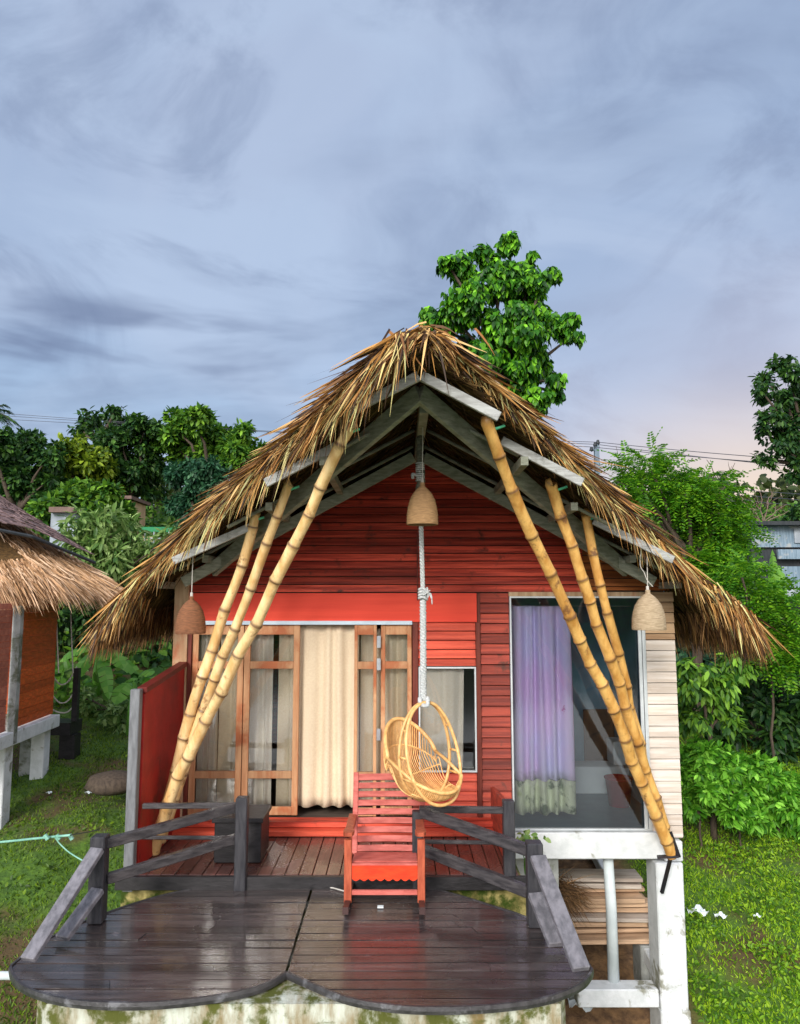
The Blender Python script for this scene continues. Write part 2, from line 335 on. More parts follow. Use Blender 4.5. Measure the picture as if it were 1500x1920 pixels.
M['leaf_fern'] = leafmat('leaf_fern', [(.035,.15,.010),(.08,.28,.015),(.15,.41,.025),(.25,.54,.06)], .4)
M['leaf_feather'] = leafmat('leaf_feather', [(.03,.13,.008),(.07,.24,.010),(.14,.35,.012),(.24,.46,.02)], .4)
M['leaf_banana'] = leafmat('leaf_banana', [(.14,.36,.05),(.20,.46,.07),(.28,.54,.10)], .5, .35)
M['leaf_palm'] = leafmat('leaf_palm', [(.03,.06,.03),(.07,.10,.06),(.13,.14,.10)], .3)
M['leaf_far'] = leafmat('leaf_far', [(.022,.038,.010),(.04,.06,.012),(.065,.085,.015)], .3)
M['grass'] = leafmat('grass', [(.04,.12,.006),(.13,.28,.008),(.27,.46,.010),(.42,.62,.02)], .35)
M['grass_dark'] = leafmat('grass_dark', [(.025,.060,.005),(.055,.12,.006),(.11,.20,.008),(.18,.29,.012)], .35)
M['cover'] = leafmat('cover', [(.04,.12,.006),(.09,.22,.008),(.18,.36,.010),(.32,.50,.02)], .35)
M['tin'] = mat('tin', (.20,.27,.34), (.10,.15,.20), (12,1,1), 2, .5, .4, .3, (.30,.32,.33), 3, (.5,.6))
M['dark_tin'] = mat('dark_tin', (.035,.04,.045), (.02,.025,.03), (6,1,1), 2, .5, .4, .2)
M['pole_metal'] = mat('pole_metal', (.16,.22,.28), (.12,.16,.20), (1,1,1), 5, .6, .1, 0)
M['wire'] = mat('wire', (.10,.10,.12), (.08,.08,.1), (1,1,1), 5, .6, 0, 0)
M['awning'] = mat('awning', (.02,.20,.08), (.015,.15,.06), (1,1,1), 5, .6, .2, 0)
M['litter'] = mat('litter', (.72,.78,.80), (.6,.66,.68), (1,1,1), 5, .5, .3, 0)
M['green_rope'] = mat('green_rope', (.26,.50,.40), (.16,.36,.28), (1,1,1), 9, .6, .3, 0)
M['far_wall'] = mat('far_wall', (.36,.40,.45), (.22,.25,.29), (1,1,1), 2, .7, .1, 0)
M['far_tan'] = mat('far_tan', (.55,.40,.25), (.40,.27,.16), (1,1,1), 2, .7, .1, 0)
M['far_roof'] = mat('far_roof', (.20,.13,.11), (.12,.08,.07), (1,6,1), 2, .7, .1, 0)

def groundmat():
    m = bpy.data.materials.new('ground_soil'); m.use_nodes = True; t = NT(m.node_tree); b = t.n['Principled BSDF']
    o = t.new('ShaderNodeTexCoord').outputs['Object']
    n = t.noise(o, 1.1, 6, .6); n2 = t.noise(o, 9, 5, .6); n3 = t.noise(t.mapping(o, loc=(7, 3, 0)), .55, 4, .55)
    g = t.mix(t.ss(n2, .3, .7), (.035,.085,.008), (.085,.17,.012))
    g = t.mix(t.ss(n3, .50, .62), g, (.085,.055,.02))
    s = t.new('ShaderNodeSeparateXYZ'); t.l.new(o, s.inputs[0])
    mx = t.m('MULTIPLY', t.ss(s.outputs[0], -2.8, -2.4), t.ss(s.outputs[0], 3.35, 2.9))
    my = t.m('MULTIPLY', t.ss(s.outputs[1], 6.5, 7.3), t.ss(s.outputs[1], 12.8, 12.2))
    soil = t.mix(t.ss(n2, .3, .7), (.24,.135,.06), (.10,.055,.028))
    g = t.mix(t.m('MULTIPLY', mx, my), g, soil)
    t.l.new(g, b.inputs['Base Color']); b.inputs['Roughness'].default_value = .95
    bn = t.new('ShaderNodeBump'); bn.inputs['Strength'].default_value = .8; bn.inputs['Distance'].default_value = .06
    t.l.new(n2, bn.inputs['Height']); t.l.new(bn.outputs[0], b.inputs['Normal'])
    return m
M['ground'] = groundmat()

# ------------------------------------------------------------------ ground
def g0(x, y):
    x = np.asarray(x, float); y = np.asarray(y, float)
    z = np.where(y < 9, -1.55+.40*(y-9), -1.55+.25*(y-9))
    z = np.where(y > 46, -1.55+.25*37+.03*(y-46), z)
    z = np.where(y < 4, -3.55+.45*(y-4), z); z = np.maximum(z, -12.)
    z = np.where(y < -170, -12+np.minimum((-170-y)*.6, 19+5*np.sin(x*.035+1)+3*np.sin(x*.09)), z)
    z = z+.10*np.sin(x*.9+y*.5)*np.exp(-((y-12)/25)**2)+.06*np.sin(x*2.3-y*1.7)+.03*np.sin(x*5.1+y*4.3)
    z = z+np.where(x > 3, .06*(x-3), 0)*np.exp(-((y-10)/20)**2)
    z = np.where(x < -2.6, z+.10*np.minimum(-2.6-x, 3)*np.exp(-((y-9)/3.5)**2), z)
    return z-.22
def gz(x, y): return float(g0(x, y))
xs = np.unique(np.concatenate((np.linspace(-14, 16, 150), np.linspace(-200, -14, 40), np.linspace(16, 200, 40))))
ys = np.unique(np.concatenate((np.linspace(4, 24, 120), np.linspace(-300, -160, 40), np.linspace(-155, 4, 30), np.linspace(24, 220, 70))))
gx, gy = np.meshgrid(xs, ys, indexing='ij'); gv = np.stack((gx, gy, g0(gx, gy)), -1).reshape(-1, 3)
ny = len(ys); ii, jj = np.meshgrid(np.arange(len(xs)-1), np.arange(ny-1), indexing='ij'); ii = ii.ravel(); jj = jj.ravel()
tag(MB().add(gv, np.stack((ii*ny+jj, (ii+1)*ny+jj, (ii+1)*ny+jj+1, ii*ny+jj+1), 1)).build('ground', M['ground'], smooth=True), kind='structure')

def watermat():
    m = mat('river_water', (.06,.07,.06), (.05,.06,.05), (.2,1,1), .6, .12, .15, 0, spec=.8); return m
tag(MB().add([(-200,-173,-10.5),(200,-173,-10.5),(200,-8,-10.5),(-200,-8,-10.5)], [(0,1,2,3)]).build('river', watermat()), kind='structure')
# ------------------------------------------------------------------ blade and leaf generators (numpy)
def unit(a): return a/np.maximum(np.linalg.norm(a, axis=-1, keepdims=True), 1e-9)
def blades(mb, p, d, L, wd, droop=.3, seg=3, facing=None, mark=None):
    """tapered strips: p start, d unit direction, L length, wd width"""
    N = len(p); L = np.broadcast_to(L, N); wd = np.broadcast_to(wd, N)
    side = rng.normal(size=(N, 3)) if facing is None else np.cross(d, facing)+rng.normal(size=(N, 3))*.35
    side = unit(side-d*np.sum(side*d, 1, keepdims=True))
    V = []
    for k in range(seg+1):
        t = k/seg; c = p+d*(L*t)[:, None]; c[:, 2] -= L*droop*t*t
        ww = wd*(1-.9*t**1.6)/2
        V.append(c-side*ww[:, None]); V.append(c+side*ww[:, None])
    V = np.stack(V, 1); n = 2*(seg+1); base = (np.arange(N)*n)[:, None]
    F = np.concatenate([base+np.array([[2*k, 2*k+1, 2*k+3, 2*k+2]]) for k in range(seg)], 1).reshape(-1, 4)
    a = None if mark is None else np.repeat(mark, n)
    mb.add(V.reshape(-1, 3), F, a)
LEAF = {'oval': ((0,0),(.28,.5),(.7,.42),(1,0)), 'long': ((0,0),(.3,.5),(.7,.45),(1,0)), 'heart': ((0,0),(.16,.5),(.5,.47),(1,0))}
def leaves(mb, p, d, nrm, L, wd, shape='oval', fold=.25, bend=.15, mark=None):
    """leaf of two halves folded on the midrib (8 verts, 4 faces)"""
    N = len(p); L = np.broadcast_to(L, N)[:, None]; wd = np.broadcast_to(wd, N)[:, None]
    d = unit(d); nrm = unit(nrm-d*np.sum(nrm*d, 1, keepdims=True)); s = np.cross(d, nrm)
    (_, _), (t1, w1), (t2, w2), (_, _) = LEAF[shape]
    def pt(t, q): return p+d*L*t+s*wd*q+nrm*(abs(q)*wd*fold*2*.5-bend*L*t*t)
    V = np.stack((pt(0,0), pt(t1,0), pt(t2,0), pt(1,0), pt(t1,w1), pt(t2,w2), pt(t1,-w1), pt(t2,-w2)), 1)
    b = (np.arange(N)*8)[:, None]
    q = np.concatenate((b+np.array([[1,4,5,2]]), b+np.array([[1,2,7,6]])), 1).reshape(-1, 4)
    t3 = np.concatenate((b+np.array([[0,4,1]]), b+np.array([[2,5,3]]), b+np.array([[0,1,6]]), b+np.array([[2,3,7]])), 1).reshape(-1, 3)
    n0 = mb.n; mb.add(V.reshape(-1, 3), q, None if mark is None else np.repeat(mark, 8)); mb.f3.append(t3+n0)
def sphere_pts(N, shell=.55):
    v = unit(rng.normal(size=(N, 3))); r = rng.uniform(shell**3, 1, N)**(1/3); return v, r
def clump_leaves(mb, c, rad, N, L, wd, shape='oval', down=.5, shell=.5, sub=7, subr=.42, light=.12):
    """leaves gathered in small bunches spread over an uneven ellipsoid"""
    c = np.array(c); rad = np.array(rad); v, r = sphere_pts(sub, .35)
    cen = c+v*r[:, None]*rad*.8
    k = rng.integers(0, sub, N); v2, r2 = sphere_pts(N, shell)
    sr = subr*rng.uniform(.6, 1.25, sub)
    p = cen[k]+v2*(r2*sr[k])[:, None]*rad
    d = unit(v2*.8+rng.normal(size=(N, 3))*.5+np.array([0, 0, -down]))
    n = unit(v2+np.array([0, 0, .9])+rng.normal(size=(N, 3))*.4)
    mk = (rng.random(N) < light).astype(float)*rng.random(N)
    leaves(mb, p, d, n, L*rng.uniform(.65, 1.25, N), wd*rng.uniform(.65, 1.2, N), shape, mark=mk)
def pinnate(mb, p, d, up, L, np_=9, ll=.09, lw=.025):
    """feathery compound leaves: a row of leaflet pairs on a curving rachis"""
    N = len(p); d = unit(d); up = unit(up-d*np.sum(up*d, 1, keepdims=True)); s = np.cross(d, up); L = np.broadcast_to(L, N)
    for k in range(np_):
        t = (k+1)/np_; c = p+d*(L*t)[:, None]-up*(L*.35*t*t)[:, None]
        sz = ll*(1.05-.5*abs(t-.45)*2)
        for sg in (-1, 1):
            dd = unit(s*sg+d*.45-up*.25+rng.normal(size=(N, 3))*.12)
            leaves(mb, c, dd, up+rng.normal(size=(N, 3))*.2, sz, lw, 'long', .1, .1)
def limb(mb, a, b, r0, r1, wob=.12, n=6):
    a = Vector(a); b = Vector(b); L = (b-a).length; pts = []
    for i in range(n+1):
        t = i/n; q = a.lerp(b, t)
        if 0 < i < n: q += Vector((random.uniform(-1,1), random.uniform(-1,1), random.uniform(-.5,.5)))*L*wob*.35
        q.z += math.sin(t*math.pi)*L*wob*.4; pts.append(q)
    mb.tube(pts, [r0+(r1-r0)*i/n for i in range(n+1)], 7)
def tree(name, label, cat, clumps, y, lm, bark='bark', N=260, L=.2, wd=.1, shape='oval', base=None, tr=.16, group=None, down=.5, dy=1.0, sub=7, subr=.42, kind='leaf', light=.12, limbs=True):
    """clumps: (px, py, rpx[, dy]) in photograph pixels at depth y; each becomes a real 3-D bunch of leaves"""
    cs = []
    for q in clumps:
        dd = q[3] if len(q) > 3 else random.uniform(-dy, dy)*.6
        c = P(q[0], q[1], y+dd); r = q[2]/FPX*(y+dd); cs.append((c, r))
    mx = sum(c.x for c, r in cs)/len(cs); bx = base if base is not None else mx
    bp = Vector((bx, y, gz(bx, y)-.1)); t = thing(name, label, cat, bp, group)
    lo = min(c.z-r for c, r in cs); fork = Vector((bx*.5+mx*.5, y, max(lo+.1*(lo-bp.z), bp.z+.3)))
    tb = MB(); limb(tb, bp, fork, tr, tr*.75, .06)
    if limbs:
        for c, r in cs: limb(tb, fork, c, tr*.5, .02, .12, 5)
    tb.build('trunk', M[bark], t, smooth=True)
    cb = MB(); tot = sum(r*r for c, r in cs)
    for c, r in cs:
        n = max(12, int(N*len(cs)*r*r/tot))
        if kind == 'leaf': clump_leaves(cb, c, (r, r*1.0, r*.85), n, L, wd, shape, down, sub=sub, subr=subr, light=light)
        else:
            nb = 9; bc, br_ = sphere_pts(nb, .7); bc = bc*br_[:, None]*.75; kk = rng.integers(0, nb, n); v, rr = sphere_pts(n, .6); p = np.array(c)+(bc[kk]+v*rr[:, None]*.34)*r*np.array([1, 1, .85]); v = unit(v+bc[kk])
            d = unit(v*np.array([1, 1, .35])+rng.normal(size=(n, 3))*.3); pinnate(cb, p, d, np.tile([0., 0, 1], (n, 1))+rng.normal(size=(n, 3))*.2, L*rng.uniform(.7, 1.2, n), 8, wd, wd*.3)
    cb.build('crown', M[lm], t)
    return t

# ================================================================== THE HOUSE
WY = 8.0                                    # the front wall plane
XL, XR = PX(324, WY), PX(1269, WY)          # wall ends
RX = .19                                    # ridge x
house = thing('bungalow', 'red timber bungalow with a deep shaggy thatched gable roof, standing behind the round deck', 'bungalow', (0, 10, gz(0, 10)))
ZT0 = CZ+1.86
def roof_top(d):
    t = max(0, d-1.55); return ZT0-.53*d-.165*t*t*(1 if d < 3.7 else 1)
def thick(d): return .17-.015*d
def roof_bot(d): return roof_top(d)-thick(d)
# verge: solve the depth at which each outline pixel meets the top surface
OUT = {-1: [(787,612),(750,622),(700,668),(650,716),(600,765),(550,812),(500,856),(430,915),(380,965),(330,1014),(290,1052),(250,1092),(205,1140),(170,1178)],
        1: [(787,612),(830,640),(870,672),(900,702),(950,745),(1000,790),(1050,838),(1100,884),(1150,930),(1200,976),(1250,1022),(1300,1070),(1350,1102),(1400,1140),(1445,1196)]}
verge = {}
for s_, o_ in OUT.items():
    L_ = []
    for px, py in o_:
        d_ = ray(px, py); lo, hi = 4.2, 9.0
        def fn(yy): return CZ+d_.z*yy-roof_top(s_*(d_.x*yy-RX) if s_*(d_.x*yy-RX) > 0 else 0)
        for _ in range(40):
            mid = (lo+hi)/2
            if fn(mid) > 0: hi = mid
            else: lo = mid
        yy = min(lo, 7.35); L_.append((max(0, s_*(d_.x*yy-RX)), yy))
    L_.sort(); verge[s_] = (np.array([a for a, b in L_]), np.array([b for a, b in L_]))
    print('verge', s_, [(round(a, 2), round(b, 2)) for a, b in L_])
DM = {-1: float(verge[-1][0][-1])-.10, 1: float(verge[1][0][-1])-.14}
def Yv(s_, d): return float(np.interp(d, *verge[s_]))
YB = 13.0
roof = MB()
for s_ in (-1, 1):
    nd, nyy = 34, 26
    def top(i, j, s_=s_):
        d = DM[s_]*i; y0 = Yv(s_, d)+.03; y = y0+(YB-y0)*j
        return (RX+s_*d, y, roof_top(d)+.02*math.sin(y*5+d*7))
    def bot(i, j, s_=s_):
        d = DM[s_]*i; y0 = Yv(s_, d)+.10; y = y0+(YB-y0)*j
        return (RX+s_*d, y, roof_bot(d)+.01*math.sin(y*9+d*11))
    roof.grid(top, nd, nyy)
    roof.grid(lambda a, b: Vector(top(a, 0)).lerp(Vector(bot(a, 0)), b), nd, 2)
    roof.grid(lambda a, b: Vector(top(1, a)).lerp(Vector(bot(1, a)), b), nyy, 1)
    roof.grid(lambda a, b: Vector(top(a, 1)).lerp(Vector(bot(a, 1)), b), nd, 1)
rb = roof.build('roof', M['thatch_body'], house)
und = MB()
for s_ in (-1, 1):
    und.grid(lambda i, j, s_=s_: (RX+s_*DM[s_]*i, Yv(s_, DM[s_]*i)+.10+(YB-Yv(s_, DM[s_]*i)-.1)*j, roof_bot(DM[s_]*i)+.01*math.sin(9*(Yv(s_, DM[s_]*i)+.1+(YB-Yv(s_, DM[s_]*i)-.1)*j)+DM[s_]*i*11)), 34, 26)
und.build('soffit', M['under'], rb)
def vec_roof(s_, d, y, dz=0):
    d = np.asarray(d); t = np.maximum(0, d-1.55)
    return np.stack((RX+s_*d, y, ZT0-.53*d-.165*t*t+dz), 1)
def slope_dir(s_, d):
    m = .53+.33*np.maximum(0, d-1.55); v = np.stack((s_*np.ones_like(d), np.zeros_like(d), -m), 1); return unit(v)
th = MB(); th2 = MB()
for s_ in (-1, 1):
    dm = DM[s_]
    # rows of straw over the verge
    N = 5200; d = rng.uniform(0, dm, N); yv = np.interp(d, *verge[s_]); y = yv+rng.uniform(-.02, .26, N)
    w_s = 1; k_ = np.interp(d, (0, .12, .4, 1.3, 2.2, dm), (.3, .8, 1.0, .95, .8, .8)) if s_ < 0 else np.interp(d, (0, .25, .5, 1.2, 2.0, dm), (.35, .28, .28, .5, .7, .65))
    if s_ > 0:
        kp = rng.random(N) < np.interp(d, (0, .15, .4, 1.0, 1.6), (.8, .35, .35, .5, 1)); d, y, k_ = d[kp], y[kp], k_[kp]; N = len(d)
    p = vec_roof(s_, d, y, rng.uniform(-.15, -.02, N)); dd = slope_dir(s_, d)
    fwd = rng.uniform(.0, .45, N)[:, None]; dirn = unit(dd*rng.uniform(.55, 1.1, N)[:, None]+np.array([0, -1., 0])*fwd*.6+np.array([0, 0, -1.])*rng.uniform(-.05, .35, N)[:, None]+rng.normal(size=(N, 3))*.10)
    blades(th, p, dirn, rng.uniform(.07, .215, N)*k_, rng.uniform(.006, .016, N), rng.uniform(.1, .4, N), 3, mark=(rng.random(N) < .14)*rng.random(N)*.6)
    # loose long straws, in wisps
    nw = 120; wd_ = rng.uniform(0, dm-.1, nw); N = 1150; k = rng.integers(0, nw, N); d = np.clip(wd_[k]+rng.normal(size=N)*.035, 0, dm)
    k_ = np.interp(d, (0, .3, 1.3, dm), (.9, 1.15, 1.0, .75)) if s_ < 0 else np.interp(d, (0, .25, .5, 1.2, 2.0, dm), (.3, .2, .28, .85, 1.0, .9))
    p = vec_roof(s_, d, np.interp(d, *verge[s_])+rng.uniform(-.06, .05, N), rng.uniform(-.12, .0, N))
    wdir = unit(np.stack((s_*rng.uniform(.05, .75, nw), -rng.uniform(.05, .4, nw), -rng.uniform(.6, 1.1, nw)), 1))
    blades(th, p, unit(wdir[k]+rng.normal(size=(N, 3))*.10), rng.uniform(.12, .42, N)*k_, rng.uniform(.008, .02, N), .12, 3, mark=(rng.random(N) < .3)*rng.random(N)*.7)
    # the top surface
    N = 4200; d = rng.uniform(0, dm, N); y = np.interp(d, *verge[s_])+rng.uniform(0, 1, N)**1.4*5.0
    p = vec_roof(s_, d, y, .0); blades(th, p, unit(slope_dir(s_, d)+np.array([0, 0, .03])+rng.normal(size=(N, 3))*.10), rng.uniform(.25, .5, N), rng.uniform(.014, .03, N), .08, 2)
    # the long side eave
    N = 7500; y = 7.0+rng.uniform(0, 1, N)**1.1*(YB-7.0); d = dm-rng.uniform(-.03, .22, N); y = np.maximum(y, np.interp(d, *verge[s_]))
    p = vec_roof(s_, d, y, rng.uniform(-.16, .03, N)); dirn = unit(slope_dir(s_, d)*rng.uniform(.15, .9, N)[:, None]+np.array([0, 0, -1.])*rng.uniform(.3, 1.0, N)[:, None]+rng.normal(size=(N, 3))*.11)
    blades(th2, p, dirn, rng.uniform(.10, .30, N), rng.uniform(.010, .024, N), .25, 3)
    # corner skirt
    N = 1000; d = dm-rng.uniform(-.02, .35, N); y = np.interp(d, *verge[s_])+rng.uniform(-.05, .5, N)
    p = vec_roof(s_, d, y, rng.uniform(-.18, .02, N)); dirn = unit(slope_dir(s_, d)*rng.uniform(.2, .9, N)[:, None]+np.array([0, -.35, -.9])+rng.normal(size=(N, 3))*.14)
    blades(th, p, dirn, rng.uniform(.10, .27, N), rng.uniform(.009, .020, N), .2, 3, mark=(rng.random(N) < .15)*rng.random(N)*.6)
    # underside stubble
# ridge tufts
N = 500; y = Yv(1, 0)+rng.uniform(-.05, 1, N)**1*4; p = np.stack((RX+rng.normal(size=N)*.06, y, np.full(N, ZT0-.06)+rng.uniform(-.03, .03, N)), 1)
dirn = unit(np.stack((rng.choice([-1, 1], N)*rng.uniform(.3, 1, N), -rng.uniform(0, .5, N), rng.uniform(-.6, .12, N)), 1)); blades(th, p, dirn, rng.uniform(.08, .24, N), rng.uniform(.01, .024, N), .55, 3)
N = 36; p = np.stack((RX-.05+rng.normal(size=N)*.12, Yv(1, 0)+rng.uniform(-.06, .25, N), np.full(N, ZT0-.02)), 1)
dirn = unit(np.stack((rng.normal(size=N)*.55, -rng.uniform(.1, .7, N), -rng.uniform(.2, 1., N)), 1)); blades(th, p, dirn, rng.uniform(.15, .42, N), rng.uniform(.012, .026, N), .3, 3)
th.build('straw', M['straw'], rb); th2.build('eave_straw', M['straw_shaded'], rb)
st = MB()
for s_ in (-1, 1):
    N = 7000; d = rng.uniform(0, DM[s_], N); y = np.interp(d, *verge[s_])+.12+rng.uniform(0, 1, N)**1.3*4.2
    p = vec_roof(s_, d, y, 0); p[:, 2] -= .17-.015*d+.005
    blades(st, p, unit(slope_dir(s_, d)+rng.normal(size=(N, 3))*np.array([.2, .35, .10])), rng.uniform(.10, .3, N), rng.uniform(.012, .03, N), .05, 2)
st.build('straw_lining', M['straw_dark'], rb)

# roof timbers
def under(px, py, s_, drop=.04):
    """the point where a pixel's ray meets the underside of the roof structure"""
    d_ = ray(px, py); lo, hi = 4.0, 11.0
    def fn(yy):
        dd = max(0, s_*(d_.x*yy-RX)); return CZ+d_.z*yy-(ZT0-.30-.53*dd-drop)
    for _ in range(40):
        mid = (lo+hi)/2
        if fn(mid) > 0: hi = mid
        else: lo = mid
    return P(px, py, lo)
for s_, segs in ((-1, [((785,705),(652,772)),((632,836),(498,906)),((478,984),(325,1052))]), (1, [((790,705),(936,782)),((940,826),(1092,905)),((1113,976),(1262,1050))])):
    for k, (a, b) in enumerate(segs):
        yk = (5.2, 5.88, 6.86)[k]
        print('board depth', s_, k, round(under(*a, s_).y, 2), round(under(*b, s_).y, 2))
        pa, pb = P(*a, yk), P(*b, yk+.02)
        MB().beam(pa, pb, .035, .072, up=(0,0,1)).build('fascia_board', M['fascia'], rb, bevel=.004)
    # hip rafter running back from the apex under the thatch, purlins, wall rafter
    a = P(787, 738, 5.62); b = P(787+s_*176, 738+150, 6.42); c = a+(b-a)*2.6
    MB().beam(a, c, .05, .15).build('rafter', M['beam_old'], rb, bevel=.004)
    zr = lambda d, dz: ZT0-.33-.53*d-dz
    MB().beam((RX+s_*.05, WY-.42, zr(.05, .07)), (RX+s_*2.38, WY-.42, zr(2.38, .12)), .05, .11).build('rafter', M['beam_old'], rb, bevel=.004)
    for k, (d_, y0) in enumerate(((.80, 5.85), (1.34, 6.5), (2.12, 7.4), (2.6, 7.5))):
        MB().beam((RX+s_*d_, y0, zr(d_, .03)), (RX+s_*d_, 12.6, zr(d_, .03)), .06, .07).build('purlin', M['beam_old'], rb)
    for k in range(9):
        yy = 6.0+k*.75; d1 = min(2.6, max(.3, (yy-5.4)*1.3))
        MB().tube([(RX+s_*.06, yy, zr(.06, -.03)), (RX+s_*d1, yy, zr(d1, -.03))], .018, 6).build('pole_rafter', M['beam_old'], rb, smooth=True)
MB().beam((RX, 5.75, ZT0-.36), (RX, 12.7, ZT0-.36), .07, .12).build('ridge_beam', M['beam_old'], rb)
a = P(835, 640, 5.25); b = P(985, 765, 5.85); MB().tube([a, b], .018, 6).build('edge_batten', M['tan_wood'], rb)

# walls ------------------------------------------------------------
def siding(mb, x0, x1, z0, z1, y, h=.155, gap=.014, lap=.013, clip=None, cut=None):
    z = z1
    while z > z0+.01:
        zb = max(z0, z-h); xa, xb = x0, x1; ta, tb = x0, x1
        if clip: xa, xb = clip(zb, x0, x1); ta, tb = clip(z, x0, x1)
        if xb-xa > .05:
            cs = [0, 1] if (xb-xa < 2.2 or cut is None or not xa < cut < xb) else [0, (cut-xa)/(xb-xa), 1]
            for q in range(len(cs)-1):
                if len(cs) == 3: a, b = (xa, cut) if q == 0 else (cut+.003, xb); a2, b2 = (ta, cut) if q == 0 else (cut+.003, tb)
                else: a, b, a2, b2 = xa, xb, ta, tb
                V = [(a,y-lap,zb+gap),(b,y-lap,zb+gap),(b2,y+lap*1.6,z),(a2,y+.022,z),(a,y+.05,zb+gap),(b,y+.05,zb+gap),(b2,y+.05,z),(a2,y+.05,z)]
                j = random.uniform(-.003, .003); V = [(p[0], p[1]+j, p[2]+(random.uniform(-.0015,.0015))) for p in V]
                mb.add(V, [(0,1,2,3),(4,7,6,5),(0,4,5,1),(3,2,6,7),(0,3,7,4),(1,5,6,2)])
        z = zb
def gable(z, x0, x1):
    d = max(.01, (ZT0-.30-z)/.53); return min(max(x0, RX-d), x1), max(min(x1, RX+d), x0)
zt = PZ(1112, WY); zwin = PZ(1118, WY)
mb = MB(); siding(mb, PX(348, WY), PX(1100, WY), zt+.002, ZT0-.32, WY, h=.083, gap=.009, lap=.010, clip=gable, cut=PX(783, WY)); mb.build('gable_cladding', M['red_board'], house)
mb = MB(); siding(mb, PX(1101, WY), XR-.02, zt+.02, ZT0-.34, WY+.002, h=.083, gap=.009, lap=.010, clip=gable); mb.build('gable_cladding', M['orange_board'], house)
# backing wall so no light comes through
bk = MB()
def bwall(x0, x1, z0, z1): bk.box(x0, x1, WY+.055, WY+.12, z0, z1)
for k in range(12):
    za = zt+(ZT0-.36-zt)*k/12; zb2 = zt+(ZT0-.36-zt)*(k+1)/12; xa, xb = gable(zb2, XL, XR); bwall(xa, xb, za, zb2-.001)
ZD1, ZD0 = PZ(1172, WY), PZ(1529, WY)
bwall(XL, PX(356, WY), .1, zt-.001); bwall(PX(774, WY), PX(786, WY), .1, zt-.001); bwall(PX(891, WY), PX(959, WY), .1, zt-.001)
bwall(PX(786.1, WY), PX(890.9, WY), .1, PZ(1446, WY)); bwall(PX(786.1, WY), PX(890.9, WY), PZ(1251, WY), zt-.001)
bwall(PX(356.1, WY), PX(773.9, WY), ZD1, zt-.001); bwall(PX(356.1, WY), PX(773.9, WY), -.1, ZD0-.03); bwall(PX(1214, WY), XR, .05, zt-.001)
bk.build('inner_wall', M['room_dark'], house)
# side and back walls, floors, ceiling
sw = MB(); sw.box(XL, XL+.06, WY+.13, 12.3, -.1, zt+.1); sw.box(XL, XR, 12.3, 12.36, -.1, zt+.1); sw.build('side_wall', M['brown_red'], house)
mb = MB()
z_ = .02
while z_ < zt: mb.box(XR-.02, XR+.005, WY+.06, 12.3, z_+.005, min(z_+.155, zt)); z_ += .155
mb.build('side_cladding', M['white_board'], house)
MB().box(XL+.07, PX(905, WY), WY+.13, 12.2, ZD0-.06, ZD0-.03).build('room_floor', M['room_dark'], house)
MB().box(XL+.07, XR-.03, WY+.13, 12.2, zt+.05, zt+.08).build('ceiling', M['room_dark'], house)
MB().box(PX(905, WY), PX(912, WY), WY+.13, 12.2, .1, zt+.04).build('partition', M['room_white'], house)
# pale corner post
MB().box(XL-.01, PX(349, WY), WY-.05, WY+.05, .1, PZ(1072, WY)).build('corner_post', M['tan_wood'], house, bevel=.004)
# red band, track, trims
MB().box(PX(349.5, WY), PX(896, WY), WY-.012, WY+.05, PZ(1166, WY), zt-.001).build('red_band', M['red_band'], house)
MB().box(PX(356, WY), PX(773, WY), WY-.035, WY-.013, PZ(1171, WY), PZ(1164, WY)).build('door_track', M['track'], house)
MB().box(PX(773.5, WY), PX(784, WY), WY-.03, WY+.05, ZD0-.2, PZ(1166.5, WY)).build('door_jamb', M['dark_trim'], house, bevel=.003)
MB().box(PX(782.5, WY), PX(784.5, WY), WY-.032, WY-.014, PZ(1126, WY), PZ(1000, WY)).build('conduit', M['dark_trim'], house)
mb = MB(); siding(mb, PX(784.5, WY), PX(893, WY), PZ(1250, WY), PZ(1166.5, WY), WY, .096, gap=.009); mb.build('wall_cladding', M['red_board_light'], house); mb = MB(); siding(mb, PX(784.5, WY), PX(893, WY), PZ(1540, WY), PZ(1448, WY), WY, .096, gap=.009); mb.build('wall_cladding', M['red_board_light'], house)
MB().box(PX(893.5, WY), PX(902, WY), WY-.03, WY+.05, PZ(1570, WY), PZ(1166.5, WY)).build('trim', M['dark_trim'], house, bevel=.003)
mb = MB(); siding(mb, PX(902.5, WY), PX(957, WY), PZ(1575, WY), zt-.002, WY-.004, .107, gap=.009); mb.build('wall_cladding', M['brown_red'], house)
MB().box(PX(897, WY), PX(902, WY), WY-.02, WY+.04, PZ(1166, WY), zt-.003).build('trim', M['dark_trim'], house)
mb = MB(); siding(mb, PX(1215, WY), XR+.01, PZ(1200, WY), PZ(1110, WY), WY-.01, .11, gap=.008, lap=.006); mb.build('wall_cladding', M['tan_board'], house)
mb = MB(); siding(mb, PX(1215, WY), XR+.01, PZ(1572, WY), PZ(1200, WY)-.002, WY-.01, .111, gap=.008, lap=.003); mb.build('wall_cladding', M['white_board'], house)
MB().box(PX(957, WY), PX(1214, WY), WY-.03, WY+.05, PZ(1118, WY), PZ(1110, WY)).build('window_head', M['tan_wood'], house)

